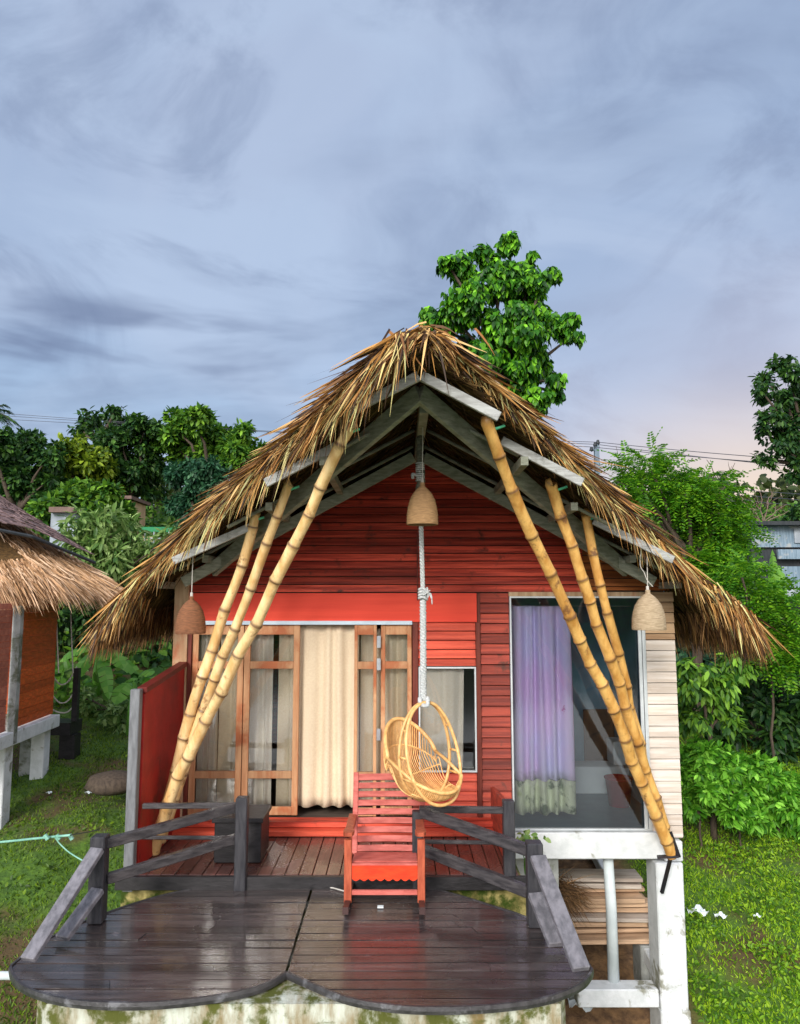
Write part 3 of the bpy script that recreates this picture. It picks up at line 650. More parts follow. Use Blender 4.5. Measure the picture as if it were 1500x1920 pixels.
# doors ------------------------------------------------------------
def leaf(x0, x1, y, name='door', rails=((1172,1190),(1240,1254),(1446,1460),(1513,1529)), st=11, glass=True, ang=0):
    t = bpy.data.objects.new(name, None); C.objects.link(t); t.parent = house; loc = Vector((PX(x0, WY), y, ZD0)); t.location = loc-parent_loc(house)
    f_ = MB(); w_ = st/FPX*WY; xa, xb = PX(x0, WY), PX(x1, WY)
    Mx = Matrix.Translation(loc) @ Matrix.Rotation(ang, 4, 'Z') @ Matrix.Translation(-loc)
    f_.box(xa, xa+w_, y-.02, y+.02, ZD0, ZD1, Mx); f_.box(xb-w_, xb, y-.02, y+.02, ZD0, ZD1, Mx)
    for a, b in rails: f_.box(xa+w_+.001, xb-w_-.001, y-.017, y+.017, max(PZ(b, WY), ZD0+.001), min(PZ(a, WY), ZD1-.001), Mx)
    f_.build('frame', M['door_wood'], t, bevel=.003)
    g_ = MB()
    for i in range(len(rails)-1):
        z0, z1 = PZ(rails[i+1][0], WY), PZ(rails[i][1], WY); g_.add([(xa+w_, y, z0), (xb-w_, y, z0), (xb-w_, y, z1), (xa+w_, y, z1)], [(0,1,2,3)])
    g_.build('pane', M['glass'], t)
    return t
l1 = leaf(357, 454, WY+.02); l2 = leaf(455.5, 560, WY+.02)
l3 = leaf(664, 706, WY-.02, st=6); l4 = leaf(714, 772, WY+.02, st=8)
for py in (1203, 1245, 1376): MB().box(PX(706.5, WY), PX(713.5, WY), WY-.045, WY-.03, PZ(py+11, WY), PZ(py-11, WY)).build('hinge', M['steel'], l3)
MB().box(PX(349.5, WY), PX(356.5, WY), WY-.03, WY+.04, ZD0, PZ(1172, WY)).build('door_jamb', M['dark_trim'], house, bevel=.002)
# step
MB().box(PX(300, WY), PX(922, WY), 7.82, WY-.02, .158, ZD0-.012).build('step_board', M['red_board'], house, bevel=.004)
MB().box(PX(300, WY), PX(922, WY), 7.70, WY-.02, .105, .153).build('step_board', M['red_board_light'], house, bevel=.004)

# small window
def window(x0, x1, y0, y1, y, fw, mat_f, gm, name='window'):
    t = bpy.data.objects.new(name, None); C.objects.link(t); t.parent = house; t.location = Vector((PX(x0, WY), y, PZ(y1, WY)))-parent_loc(house)
    xa, xb, zb, za = PX(x0, WY), PX(x1, WY), PZ(y1, WY), PZ(y0, WY); w_ = fw/FPX*WY; f_ = MB()
    f_.box(xa, xb, y-.03, y+.03, zb, zb+w_); f_.box(xa, xb, y-.03, y+.03, za-w_, za)
    f_.box(xa, xa+w_, y-.03, y+.03, zb+w_+.0005, za-w_-.0005); f_.box(xb-w_, xb, y-.03, y+.03, zb+w_+.0005, za-w_-.0005)
    f_.build('frame', mat_f, t, bevel=.002); MB().add([(xa+w_, y, zb+w_), (xb-w_, y, zb+w_), (xb-w_, y, za-w_), (xa+w_, y, za-w_)], [(0,1,2,3)]).build('pane', gm, t); return t
w1 = window(785, 893, 1250, 1447, WY-.005, 3.0, M['alu'], M['glass'])
w2 = window(958, 1214, 1118, 1556, WY, 3.2, M['alu'], M['glass_blue'])
mb = MB(); mb.box(PX(1199, WY), PX(1205, WY), WY-.05, WY-.031, PZ(1552, WY), PZ(1165, WY)); mb.box(PX(1206.5, WY), PX(1210, WY), WY-.05, WY-.031, PZ(1552, WY), PZ(1165, WY)); mb.build('sliding_track', M['alu'], w2)

# right room inside
RY = 9.55; zf = PZ(1553, WY+.06)
MB().box(PX(913, WY), XR-.03, WY+.06, 12.2, zf-.06, zf).build('room_floor', M['room_floor'], house)
MB().box(PX(913, WY), XR-.03, RY+.6, RY+.66, zf, zt+.04).build('room_wall', M['room_blue_reflect'], house)
MB().box(XR-.1, XR-.03, WY+.13, RY+.6, zf+.001, zt+.04).build('room_wall', M['room_blue_reflect'], house)
def rbox(name, m, px0, px1, py0, py1, y, dpt, lab, cat):
    a = P(px0, py1, y); b = P(px1, py0, y); o = MB().box(a.x, b.x, y, y+dpt, zf+.002 if py1 > 1500 else a.z, b.z).build(name, m, bevel=.01); return tag(o, lab, cat)
t_ = thing('wash_cabinet', 'low white cabinet with a metal tap, seen through the big window behind the purple curtain', 'cabinet', (PX(1140, 9.4), 9.4, zf))
cb_ = MB(); a = P(1085, 1512, 9.4); b = P(1200, 1390, 9.4)
cb_.box(PX(1062, 9.4), b.x, 9.4, 9.75, zf+.003, PZ(1438, 9.4)); cb_.build('cabinet_body', M['room_white'], t_, bevel=.01)
MB().box(PX(1150, 9.4), b.x+.1, 9.45, 9.75, PZ(1437, 9.4), PZ(1392, 9.4)).build('side_panel', M['room_white'], t_, bevel=.01)
MB().tube([P(1176, 1437, 9.38), P(1168, 1437, 9.3)], .018, 8).build('tap', M['steel'], t_)
bk_ = thing('bucket', 'dark red plastic bucket standing on the floor behind the big window', 'bucket', P(1155, 1520, 8.9))
zb_ = zf+.004; bx_ = PX(1156, 8.9)
MB().lathe([(.001,0),(.115,0),(.155,.30),(.163,.30),(.163,.315),(.148,.315),(.108,.02),(.001,.02)], (bx_, 8.9, zb_), 28).build('tub', M['bucket'], bk_, smooth=True)
MB().tube(smoothpath([(bx_-.155,8.9,zb_+.30),(bx_-.1,8.84,zb_+.2),(bx_,8.80,zb_+.15),(bx_+.1,8.84,zb_+.2),(bx_+.155,8.9,zb_+.30)]), .004, 5).build('handle', M['steel'], bk_)
tag(MB().box(PX(1094,9.9), PX(1150,9.9), 9.88, 9.93, PZ(1440,9.9), PZ(1330,9.9)).build('dark_panel', M['room_dark'], bevel=.01), 'dark upright panel leaning on the room wall behind the big window', 'panel')

# curtains -----------------------------------------------------------
def curtain(name, label, m, px0, px1, py0, py1, y, folds, amp=.03, hem=None, hemm=None, y_px=WY, flare=0, group=None, sharp=1.0):
    xa, xb = PX(px0, y_px), PX(px1, y_px); za, zb = PZ(py0, y_px), PZ(py1, y_px); ph = random.uniform(0, 6)
    t = thing(name, label, 'curtain', ((xa+xb)/2, y, zb), group)
    w1, w2 = random.uniform(5, 8), random.uniform(0, 6)
    def fn(i, j, z1=za, z0=zb):
        i0 = i; i = i+.035*math.sin(i*w1+w2)+.02*math.sin(i*w1*2.3+j*1.5)
        z = z1+(z0-z1)*j; k = (z-zb)/(za-zb); x = xa+(xb-xa)*i0+math.sin(i*folds*6.283*1.0+ph+1.2*k)*.004*(1-k)
        a = math.sin(i*folds*6.283+ph+.5*math.sin(k*2+i*9)); a = math.copysign(abs(a)**sharp, a)
        yy = y+a*amp*(.55+.45*(1-k))+.4*amp*math.sin(i*folds*2.7+ph*2)
        return (x+flare*(i-.5)*(1-k), yy, z+.006*math.sin(i*folds*6.283)*(1 if j > .95 else 0))
    nu = max(24, int(folds*14))
    if hem:
        zh = PZ(hem, y_px)
        MB().grid(lambda i, j: fn(i, j, za, zh), nu, 16).build('cloth', m, t, smooth=True, solid=.004)
        MB().grid(lambda i, j: fn(i, j, zh-.001, zb), nu, 4).build('hem', hemm, t, smooth=True, solid=.004)
    else: MB().grid(fn, nu, 18).build('cloth', m, t, smooth=True, solid=.004)
    return t
curtain('curtain', 'beige curtain hanging in the open gap between the wooden doors', M['curtain'], 555, 672, 1172, 1517, WY+.10, 4.2, .03, sharp=.8)
mb = MB()
mb = None
curtain('curtain', 'bunched cream curtain behind the leftmost glass door, beside the bamboo poles', M['curtain_pale'], 362, 402, 1180, 1520, WY+.15, 4, .03)
curtain('curtain', 'plain beige curtain filling the right part of the leftmost glass door', M['curtain_warm'], 404, 446, 1180, 1520, WY+.17, 1.5, .02)
curtain('curtain', 'pale curtain behind the second glass door, left of its dark gap', M['curtain_pale'], 460, 506, 1180, 1520, WY+.15, 2.5, .025)
curtain('curtain', 'beige curtain behind the second glass door, right of its dark gap', M['curtain_warm'], 517, 552, 1180, 1520, WY+.15, 1.3, .02)
curtain('curtain', 'beige curtain behind the folded narrow doors right of the opening', M['curtain_warm'], 674, 770, 1180, 1520, WY+.18, 3.6, .03)
curtain('curtain', 'sheer cream curtain behind the small window, beside the swing rope', M['curtain_pale'], 783, 872, 1254, 1446, WY+.10, 3.3, .022, flare=-.03)
cu = thing('cushion', 'cream cushion lying on the sill inside the small window behind the swing chair', 'cushion', P(850, 1444, WY+.2))
def cush(i, j):
    a = i*6.283; b = (j-.5)*math.pi; c_, s2 = math.cos(a), math.sin(a); q = lambda v: math.copysign(abs(v)**.6, v)
    return Vector((PX(838, WY), WY+.26, PZ(1432, WY)))+Vector((q(c_)*math.cos(b)**.6*.19, q(s2)*math.cos(b)**.6*.08, math.sin(b)*.055+.03*c_))
MB().grid(cush, 28, 14).build('cover', M['cushion'], cu, smooth=True)
MB().box(PX(786, WY), PX(890, WY), WY+.13, WY+.42, PZ(1452, WY), PZ(1444, WY)).build('window_sill', M['room_white'], house)
curtain('curtain', 'purple and lilac marbled curtain with a pale green hem in the big window', M['purple'], 966, 1078, 1137, 1532, WY+.13, 5.0, .05, hem=1468, hemm=M['purple_hem'], flare=.05, sharp=.8)
MB().tube([(PX(960, WY), WY+.12, PZ(1136, WY)), (PX(1197, WY), WY+.12, PZ(1137, WY))], .0035, 5).build('curtain_wire', M['steel'], w2)

# platform under the right room --------------------------------------
MB().box(PXB(965, WY), PXB(1246, WY), WY-.07, WY+.12, PZ(1607, WY), PZ(1558, WY)).build('floor_beam', M['white_conc'], house, bevel=.01)
MB().box(PXB(965, WY), PXB(1268, WY), WY+.13, 12.3, -.25, zf-.07).build('floor_slab', M['grey_conc'], house)
MB().box(PXB(1246.3, WY), PXB(1279, WY)+.01, WY-.06, WY+.16, PZ(1612, WY), PZ(1574, WY)).build('floor_beam', M['white_conc'], house, bevel=.01)
MB().box(PXB(1228, WY), PXB(1279, WY), WY-.08, WY+.24, -2.35, PZ(1613, WY)).build('column', M['white_conc'], house, bevel=.012)
MB().box(PXB(1226, WY), PXB(1281, WY), WY-.10, WY+.26, -2.5, PZ(1886, WY)).build('column_foot', M['white_conc'], house, bevel=.012)
MB().box(PXB(1076, WY), PXB(1225, WY), WY-.08, WY+.12, PZ(1882, WY), PZ(1848, WY)).build('tie_beam', M['white_conc'], house, bevel=.01)
MB().beam(P(1240, 1830, WY+.25), (2.75, 11.6, -1.02), .14, .14).build('tie_beam', M['white_conc'], house, bevel=.01)
MB().box(PXB(1112, 11.6), PXB(1134, 11.6), 11.5, 11.7, -1.6, -.25).build('column', M['white_conc'], house, bevel=.01)
MB().box(2.65, 2.9, 11.5, 11.75, -1.6, -.25).build('column', M['white_conc'], house, bevel=.01)
MB().tube([P(1140, 1607, WY+.1), P(1146, 1700, WY+.1), P(1151, 1850, WY+.1)], [.052, .055, .058], 14).build('drain_pipe', M['pipe'], house, smooth=True)
# plinth below the porch
MB().box(-2.42, PXB(988, 6.8), 6.79, 8.0, -2.6, -.035).build('plinth', M['moss_dark'], house, bevel=.015)
MB().box(-2.3, PXB(1045, 8.1), 8.001, 12.2, -2.3, -.10).build('plinth', M['grey_conc'], house)

# porch floor
mb = MB(); x = -2.40
while x < 1.0:
    wdd = .118; mb.box(x, x+wdd-.007, 6.70, 7.97, .062, .10+random.uniform(-.002, .002)); x += wdd
mb.build('porch_floor', M['porch_board'], house, bevel=.003)
MB().box(-2.42, 1.10, 6.645, 6.695, -.01, .098).build('porch_edge_beam', M['black_wood'], house, bevel=.004)
# left red side panel
pn = MB(); xa = PX(262, 6.8); xb = PX(337, 7.95)
def panel(name, m, x0, y0, x1, y1, za0, za1, zb, th_=.04):
    q = MB(); V = []
    for dx in (0, th_):
        V += [(x0+dx, y0, zb), (x1+dx, y1, zb), (x1+dx, y1, za1), (x0+dx, y0, za0)]
    q.add(V, [(0,1,2,3),(7,6,5,4),(0,4,5,1),(1,5,6,2),(2,6,7,3),(3,7,4,0)]); return q.build(name, m, house, bevel=.004)
panel('side_screen', M['maroon'], xa, 6.80, xb, 7.94, PZ(1300, 6.80), PZ(1250, 7.94), .105)
MB().beam((xa+.02, 6.78, PZ(1294, 6.78)), (xb+.02, 7.95, PZ(1245, 7.95)), .09, .05).build('screen_cap', M['maroon_trim'], house, bevel=.004)
MB().box(xa-.055, xa+.03, 6.69, 6.775, -.04, PZ(1292, 6.73)).build('screen_post', M['grey_post'], house, bevel=.006)
panel('side_screen', M['brown_red'], PX(948, 6.78), 6.78, PX(918, 7.95), 7.95, PZ(1508, 6.78), PZ(1475, 7.95), .105)

# ------------------------------------------------------------------ bamboo poles
def bamboo(label, pts, r0, r1, m='bamboo'):
    pts = smoothpath(pts, 12); L = [0]
    for i in range(1, len(pts)): L.append(L[-1]+(pts[i]-pts[i-1]).length)
    tot = L[-1]; t = thing('bamboo_pole', label, 'bamboo pole', pts[0], 'bamboo poles propping the thatched roof')
    nodes = []; q = .18
    while q < tot-.08: nodes.append(q); q += random.uniform(.21, .42)*(1.0+.25*q/tot)
    def at(s_):
        for i in range(1, len(L)):
            if s_ <= L[i]: return pts[i-1].lerp(pts[i], (s_-L[i-1])/(L[i]-L[i-1]+1e-9))
        return pts[-1]
    off = Vector((0,0,0)); sec = [0.0]+nodes+[tot]; offs = [Vector((random.uniform(-1,1), random.uniform(-1,1), 0))*.015 for _ in sec]
    P_, R_, A_ = [], [], []
    for i in range(len(sec)-1):
        a, b = sec[i], sec[i+1]
        for k, (u, rr, mk) in enumerate(((.0, 1.09, .9), (.02, 1.10, .75), (.05, 1.0, .25), (.12, .975, .0), (.5, .955, 0), (.88, .985, .0), (.955, 1.03, .25), (.985, 1.12, .8))):
            s_ = a+(b-a)*u; rad = (r0+(r1-r0)*s_/tot)*(1+.05*math.sin(i*2.3+r0*99))
            P_.append(at(s_)+offs[i].lerp(offs[i+1], u)); R_.append(rad*rr); A_.append(mk)
    P_.append(at(tot)); R_.append(r1); A_.append(.2)
    MB().tube(P_, R_, 14, attr=A_).build('culm', M[m], t, smooth=True)
    tp = at(tot-.08); s_ = 1 if tp.x > 0 else -1
    MB().tube([tp+Vector((-.03*s_*0, -.01, 0)), tp+Vector((.105, -.03, .035))], .011, 8).build('pin', M['green_pin'], t)
    return t
def lp(a, b, n=3): return [Vector(a).lerp(Vector(b), i/n) for i in range(n+1)]
b1 = P(286, 1596, 7.22); b1.z = max(b1.z, .105)
bamboo('longest bamboo pole on the left, its top nearest the roof peak', [b1, P(333,1460,7.0), P(355,1411,6.93), P(523,1080,6.2), P(657,797,5.62)], .058, .045, 'bamboo_pale')
bamboo('middle bamboo pole of the three on the left, passing behind the longest one', [P(300,1575,7.42), P(393,1300,7.15), P(437,1190,6.95), P(477,1080,6.75), P(545,905,6.42)], .053, .042, 'bamboo_pale')
bamboo('shortest bamboo pole on the left, rising to the roof nearest the brown lampshade', [P(288,1585,7.36), P(340,1405,7.25), P(370,1290,7.15), P(447,1080,6.98), P(478,962,6.85)], .058, .046, 'bamboo_pale')
b2 = P(1262, 1604, 7.72)
bamboo('longest bamboo pole on the right, its top nearest the roof peak', [b2, P(1225,1523,7.55), P(1156,1347,7.1), P(1107,1243,6.85), P(1023,1060,6.35), P(962,925,5.95), P(915,790,5.65)], .059, .048)
bamboo('middle bamboo pole on the right, rough skinned, between the two others', [P(1252,1580,7.85), P(1214,1450,7.62), P(1154,1263,7.2), P(1083,1062,6.72), P(1035,905,6.42)], .057, .048)
bamboo('shortest bamboo pole on the right, rising to the roof beside the pale lampshade', [P(1240,1560,7.88), P(1175,1291,7.45), P(1135,1131,7.1), P(1120,1070,7.0), P(1097,960,6.87)], .049, .043)
br = thing('pole_bracket', 'black iron bracket holding the feet of the right bamboo poles on the concrete column', 'bracket', b2)
mb = MB(); mb.beam(P(1254,1560,7.70), P(1271,1608,7.66), .02, .06); mb.beam(P(1232,1607,7.72), P(1272,1605,7.66), .06, .02); mb.build('cradle', M['black_metal'], br)
mb = MB(); mb.beam(P(1258,1606,7.70), P(1241,1674,7.86), .028, .028); mb.build('strut', M['black_metal'], br)

# ------------------------------------------------------------------ lampshades
def lamp(label, m, px, py0, py1, wpx, y, cordtop, kink=0, neck=.12):
    c = P(px, py1, y); h = PZ(py0, y)-c.z; r = wpx/2/FPX*y
    t = thing('wicker_lampshade', label, 'lampshade', c, 'bell shaped wicker lampshades hanging under the eaves')
    prof = [(1.0, 0), (1.01, .06), (.99, .25), (.93, .42), (.80, .60), (.60, .74), (.38, .84), (.20, .895), (.15, .93), (.15, 1.0)]
    pr = []
    for i in range(len(prof)-1):
        for k in range(6):
            u = k/6; rr = prof[i][0]+(prof[i+1][0]-prof[i][0])*u; z = prof[i][1]+(prof[i+1][1]-prof[i][1])*u
            pr.append((r*rr+(.0022 if k % 2 else -.0022), z*h))
    pr.append((.15*r, h)); inner = [(max(.01, a-.008), b) for a, b in reversed(pr)]
    MB().lathe(pr+inner+[pr[0]], tuple(c), 40).build('shade', m, t, smooth=True)
    top = c+Vector((0, 0, h)); ct = P(*cordtop, y-.0)
    if kink:
        MB().tube([ct, (top+ct)/2, top], .004, 5).build('cord', M['cord'], t)
        MB().tube(smoothpath([ct+Vector((-.05,0,0)), ct+Vector((-.07,0,-.18)), (top+ct)/2+Vector((-.03,0,-.05)), top+Vector((.0,0,.09)), top+Vector((.05,0,.03))]), .004, 5).build('cord', M['cord'], t)
    else: MB().tube([ct, top+Vector((0,0,.0))], .004, 5).build('cord', M['cord'], t)
    MB().tube([top+Vector((0,0,-.01)), top+Vector((0,0,.035))], .014, 8).build('cord_knot', M['cord'], t)
    return t
lamp('golden wicker lampshade hanging at the centre under the roof peak', M['wicker'], 792, 905, 984, 59, 6.25, (793, 790))
lamp('dark brown wicker lampshade hanging at the left end of the eaves', M['wicker_dark'], 357, 1118, 1188, 55, 7.0, (362, 1036))
lamp('pale straw coloured wicker lampshade hanging in front of the white siding', M['wicker_pale'], 1217, 1106, 1181, 61, 6.95, (1213, 1022), 1)

# ------------------------------------------------------------------ swing chair
SY = 6.6
sc_top = P(794, 1310, SY)
sw = thing('rattan_swing_chair', 'egg shaped rattan swing chair hanging by a white rope in front of the small window', 'swing chair', P(794, 1512, SY))
FW = Vector((.62, -.78, 0)).normalized(); LT = Vector((.78, .62, 0)).normalized()*.89; UP = Vector((0,0,1))
H = sc_top.z-PZ(1497, SY); org = Vector((sc_top.x, SY, sc_top.z-H))
def Q(l, f_, u): return org+LT*l+FW*f_+UP*u
k_ = H/.985
hoops = MB()
for off in (.055, -.055):
    pts = []
    for a in range(28):
        an = a/28*6.2832; u = .475-.475*math.cos(an) ; wv = .405*abs(math.sin(an))**.9*(1-.16*(u/.95))*(1 if math.sin(an) > 0 else -1)
        f_ = .02+(.17 if off > 0 else .10)*(1-u/.95)**1.5+off*(1.15-u/.95)*1.1
        pts.append(Q(wv*k_, f_, u*k_+.0))
    hoops.tube(smoothpath(pts, 2, True), .0145, 8, closed=True)
hoops.build('hoop', M['rattan'], sw, smooth=True)
mb = MB()
def hoop_at(u, off, sgn):
    an = math.acos(max(-1, min(1, 1-u/.475))); wv = .405*abs(math.sin(an))**.9*(1-.16*(u/.95))*sgn
    return Q(wv*k_, .02+(.17 if off > 0 else .10)*max(0, 1-u/.95)**1.5+off*(1.15-u/.95)*1.1, u*k_)
for sgn in (-1, 1):
    for u in (.70, .45, .24): mb.tube([hoop_at(u, -.055, sgn), hoop_at(u, .055, sgn)], .011, 6)
mb.build('crosspiece', M['rattan'], sw, smooth=True)
rods = MB(); rim = []; rim2 = []; bands = {.22: [], .42: [], .60: [], .80: []}
nr = 41
for i in range(nr):
    q = -1+2*i/(nr-1); l = .37*q
    topu = .40+.33*math.sqrt(max(0, 1-q*q))**1.2+.0*q          # height of the back rim
    back = -.30*math.sqrt(max(0, 1-q*q*.92))-.05; side = .10*(q*q)
    lipf = .33-.13*q*q; lipu = .13+.10*q*q
    pts = [Q(l*.96*k_, back-.02, topu*k_), Q(l*k_, back-.03, (topu*.70)*k_), Q(l*.98*k_, back+.02, (.24+side)*k_), Q(l*.92*k_, back*.45+.04, (.075+side*.8)*k_), Q(l*.9*k_, .12, (.03+side*.7)*k_), Q(l*.9*k_, lipf-.05, (.055+side*.8)*k_), Q(l*.9*k_, lipf, lipu*k_)]
    sp_ = smoothpath(pts, 5); rods.tube(sp_, .0048, 5); rim.append(pts[0]); rim2.append(pts[-1])
    for b in bands: bands[b].append(sp_[int(b*(len(sp_)-1))])
rods.build('basket_rod', M['rattan'], sw, smooth=True)
mb = MB(); mb.tube(smoothpath(rim, 2), .018, 8); mb.tube(smoothpath(rim2, 2), .016, 8); mb.tube([rim[0], Q(-.36*k_, .0, .33*k_), rim2[0]], .015, 8); mb.tube([rim[-1], Q(.36*k_, .0, .33*k_), rim2[-1]], .015, 8); mb.build('rim', M['rattan'], sw, smooth=True)
mb = MB()
for b in bands.values(): mb.tube(smoothpath(b, 2), .0075, 6)
mb.build('band', M['rattan'], sw, smooth=True)
# rope
def strand(mb, a, b, r, turns, n=60, k=3):
    a = Vector(a); b = Vector(b)
    for j in range(k):
        pts = []
        for i in range(n+1):
            t = i/n; an = t*turns*6.283+j*6.283/k; pts.append(a.lerp(b, t)+Vector((math.cos(an)*r*.75, math.sin(an)*r*.75, 0)))
        mb.tube(pts, r*.62, 6)
yr = SY; rt = P(788, 935, yr); kn = P(793, 1112, yr); bt = sc_top+Vector((0,0,-.02))
mb = MB(); strand(mb, rt, kn, .017, 9); strand(mb, kn, bt, .024, 11)
mb.tube(smoothpath([bt+Vector((-.03,-.02,.03)), bt+Vector((-.025,-.05,-.02)), bt+Vector((.03,-.05,-.03)), bt+Vector((.035,.0,.03))], 4), .02, 7)
mb.build('rope', M['rope'], sw, smooth=True)
mb = MB()
for k in range(4): mb.tube(smoothpath([kn+Vector((-.035,-.03,.03-.025*k)), kn+Vector((.0,-.045,.04-.025*k)), kn+Vector((.035,-.02,.02-.025*k)), kn+Vector((0,.03,.03-.025*k))], 3, True), .012, 6, closed=True)
for k in range(9): mb.tube(smoothpath([kn, kn+Vector((random.uniform(-.03,.07), -.05, random.uniform(-.02,.05))), kn+Vector((random.uniform(-.02,.09), -.06, random.uniform(-.10,.03)))], 3), .006, 5)
mb.build('knot', M['rope'], sw, smooth=True)
mb = MB(); a = Vector((rt.x-.0, yr, ZT0-.42)); n_ = 30
mb.tube([a.lerp(rt+Vector((0,0,-.0)), i/n_)+Vector((random.uniform(-.006,.006), 0, 0)) for i in range(n_+1)], [.026+.012*abs(math.sin(i*.8))+random.uniform(0,.006) for i in range(n_+1)], 9)
mb.build('rope_binding', M['rope_dark'], sw, smooth=True)
mb = MB()
for k in range(9): z0 = PZ(868+k*4, yr-.03); mb.tube([(rt.x+.036*math.cos(q*.785), yr+.036*math.sin(q*.785), z0) for q in range(8)], .008, 6, closed=True)
mb.tube(smoothpath([(rt.x-.03, yr-.03, PZ(893, yr)), (rt.x-.07, yr-.04, PZ(890, yr)), (rt.x-.065, yr-.05, PZ(899, yr))], 3), .013, 6)
mb.build('rope_wrapping', M['rope'], sw, smooth=True)

# ------------------------------------------------------------------ slatted chair on the deck
ch = thing('slatted_armchair', 'red painted wooden slatted armchair standing on the wet round deck', 'armchair', (-.13, 6.4, .02))
fx0, fx1, fy, byb = PXB(652, 6.25), PXB(790, 6.25), 6.25, 6.75
bt0, bt1 = P(668, 1453, 6.98), P(794, 1453, 6.98); zbk = .30; yb0 = 6.62
def back(t, x): # t 0 bottom ..1 top
    xa = PXB(664, 6.62)+(bt0.x-PXB(664, 6.62))*t; xb = PXB(789, 6.62)+(bt1.x-PXB(789, 6.62))*t
    return Vector((xa+(xb-xa)*x, yb0+(6.98-yb0)*t, zbk+(bt0.z-zbk)*t))
mb = MB(); mb.beam(back(-.02, 0), back(1.03, 0), .045, .035, up=(0,-1,0)); mb.build('back_post', M['chair_red'], ch, bevel=.004)
mb = MB(); mb.beam(back(-.02, 1), back(1.03, 1), .045, .035, up=(0,-1,0)); mb.build('back_post', M['chair_red'], ch, bevel=.004)
nd = (back(1, .5)-back(0, .5)).normalized()
for k in range(9):
    t = .06+k*.1135; hh = .66*.1135*(back(1, .5)-back(0, .5)).length*(1.15 if k == 8 else 1)
    pts = []; q0, q1 = back(t, .035), back(t, .965); V = []
    dn = Vector((0, -1, 0)).cross(Vector((1, 0, 0))); nrm = nd.cross(Vector((1,0,0))).normalized()
    m_ = MB()
    def sl(i, j, q0=q0, q1=q1, hh=hh):
        an = [(-1,-1),(1,-1),(1,1),(-1,1),(-1,-1)][int(round(j*4))]; c = q0.lerp(q1, i)
        bow = math.sin(i*math.pi)*.014
        return c+nd*(an[0]*hh/2)+Vector((0,1,0))*(bow)+nrm*(an[1]*.009)
    m_.grid(sl, 12, 4); m_.build('back_slat', M['chair_red'], ch)
for s_, x_ in ((-1, fx0), (1, fx1)):
    MB().beam((x_, fy, .05), (x_, fy, .53), .06, .05, up=(0,1,0)).build('front_leg', M['chair_leg'], ch, bevel=.004)
    MB().beam((x_+.01*-s_, 6.80, .05), (x_+.01*-s_, 6.80, .51), .05, .045, up=(0,1,0)).build('rear_leg', M['chair_leg'], ch, bevel=.004)
    m_ = MB()
    def arm(i, j, x_=x_, s_=s_):
        an = [(-1,-1),(1,-1),(1,1),(-1,1),(-1,-1)][int(round(j*4))]; y_ = fy-.05+(.60)*i; ww = .044 if i < .15 else .034
        if i == 0: ww = .028
        return Vector((x_+an[0]*ww-.004*s_, y_, .560+an[1]*.016+.03*(1-i)**2-.012*(1-i)**8))
    m_.grid(arm, 14, 4); m_.poly.append([0,1,2,3]); m_.build('armrest', M['chair_leg'], ch, bevel=.003)
    m_ = MB(); pts = [(x_, y_, .040+.9*max(0, abs(y_-6.5)-.12)**2*.35) for y_ in np.linspace(5.98, 7.05, 12)]
    for i in range(11): m_.beam(pts[i], (pts[i+1][0], pts[i+1][1]+.004, pts[i+1][2]), .045, .05)
    m_.build('runner', M['chair_dark'], ch)
# seat slats, apron, stretcher
for k in range(10):
    y_ = fy+.0+k*.042; z_ = .352-.006*k+(-.012 if k == 0 else 0)
    MB().beam((fx0+.03, y_, z_), (fx1-.03, y_, z_), .030, .016).build('seat_slat', M['chair_red'], ch, bevel=.002)
m_ = MB(); nA = 60; V = []; F = []
for i in range(nA+1):
    x_ = fx0+.031+(fx1-fx0-.062)*i/nA; zb = .232-.018*abs(math.sin(i/nA*math.pi*8)); V += [(x_, fy-.012, .344), (x_, fy-.012, zb), (x_, fy+.010, .344), (x_, fy+.010, zb)]
for i in range(nA):
    a = i*4; F += [(a, a+1, a+5, a+4), (a+2, a+6, a+7, a+3), (a, a+4, a+6, a+2), (a+1, a+3, a+7, a+5)]
m_.add(V, F); m_.build('apron', M['chair_apron'], ch)
MB().beam((fx0+.03, fy, .125), (fx1-.03, fy, .125), .03, .035).build('stretcher', M['chair_red'], ch, bevel=.003)
for x_ in (fx0, fx1): MB().beam((x_, fy+.03, .30), (x_, 6.79, .27), .03, .06).build('side_rail', M['chair_leg'], ch)
MB().beam((fx0+.03, 6.8, .18), (fx1-.03, 6.8, .18), .03, .04).build('stretcher', M['chair_leg'], ch)

# ------------------------------------------------------------------ round deck
dk = thing('round_deck', 'wet dark plank deck of two rounded lobes with a scalloped front edge', 'deck', (-.75, 6, gz(-.75, 6)))
def dp(l, dy=0): return [tuple(Pz(a, b+dy, 0).xy) for a, b in l]
LB = {0: dp([(598,1657),(520,1656),(438,1659),(360,1668),(299,1681),(224,1704),(150,1732),(80,1768),(36,1800)])+dp([(23,1823),(42,1851),(93,1872),(159,1883),(243,1886),(327,1882),(420,1870),(490,1853),(547,1829)], -7),
      1: dp([(600,1657),(700,1657),(790,1663),(850,1677),(915,1697),(979,1718),(1040,1748),(1085,1785),(1103,1812)])+dp([(1106,1828),(1084,1852),(1022,1876),(936,1889),(840,1894),(744,1891),(658,1877),(600,1855),(549,1829)], -7)}
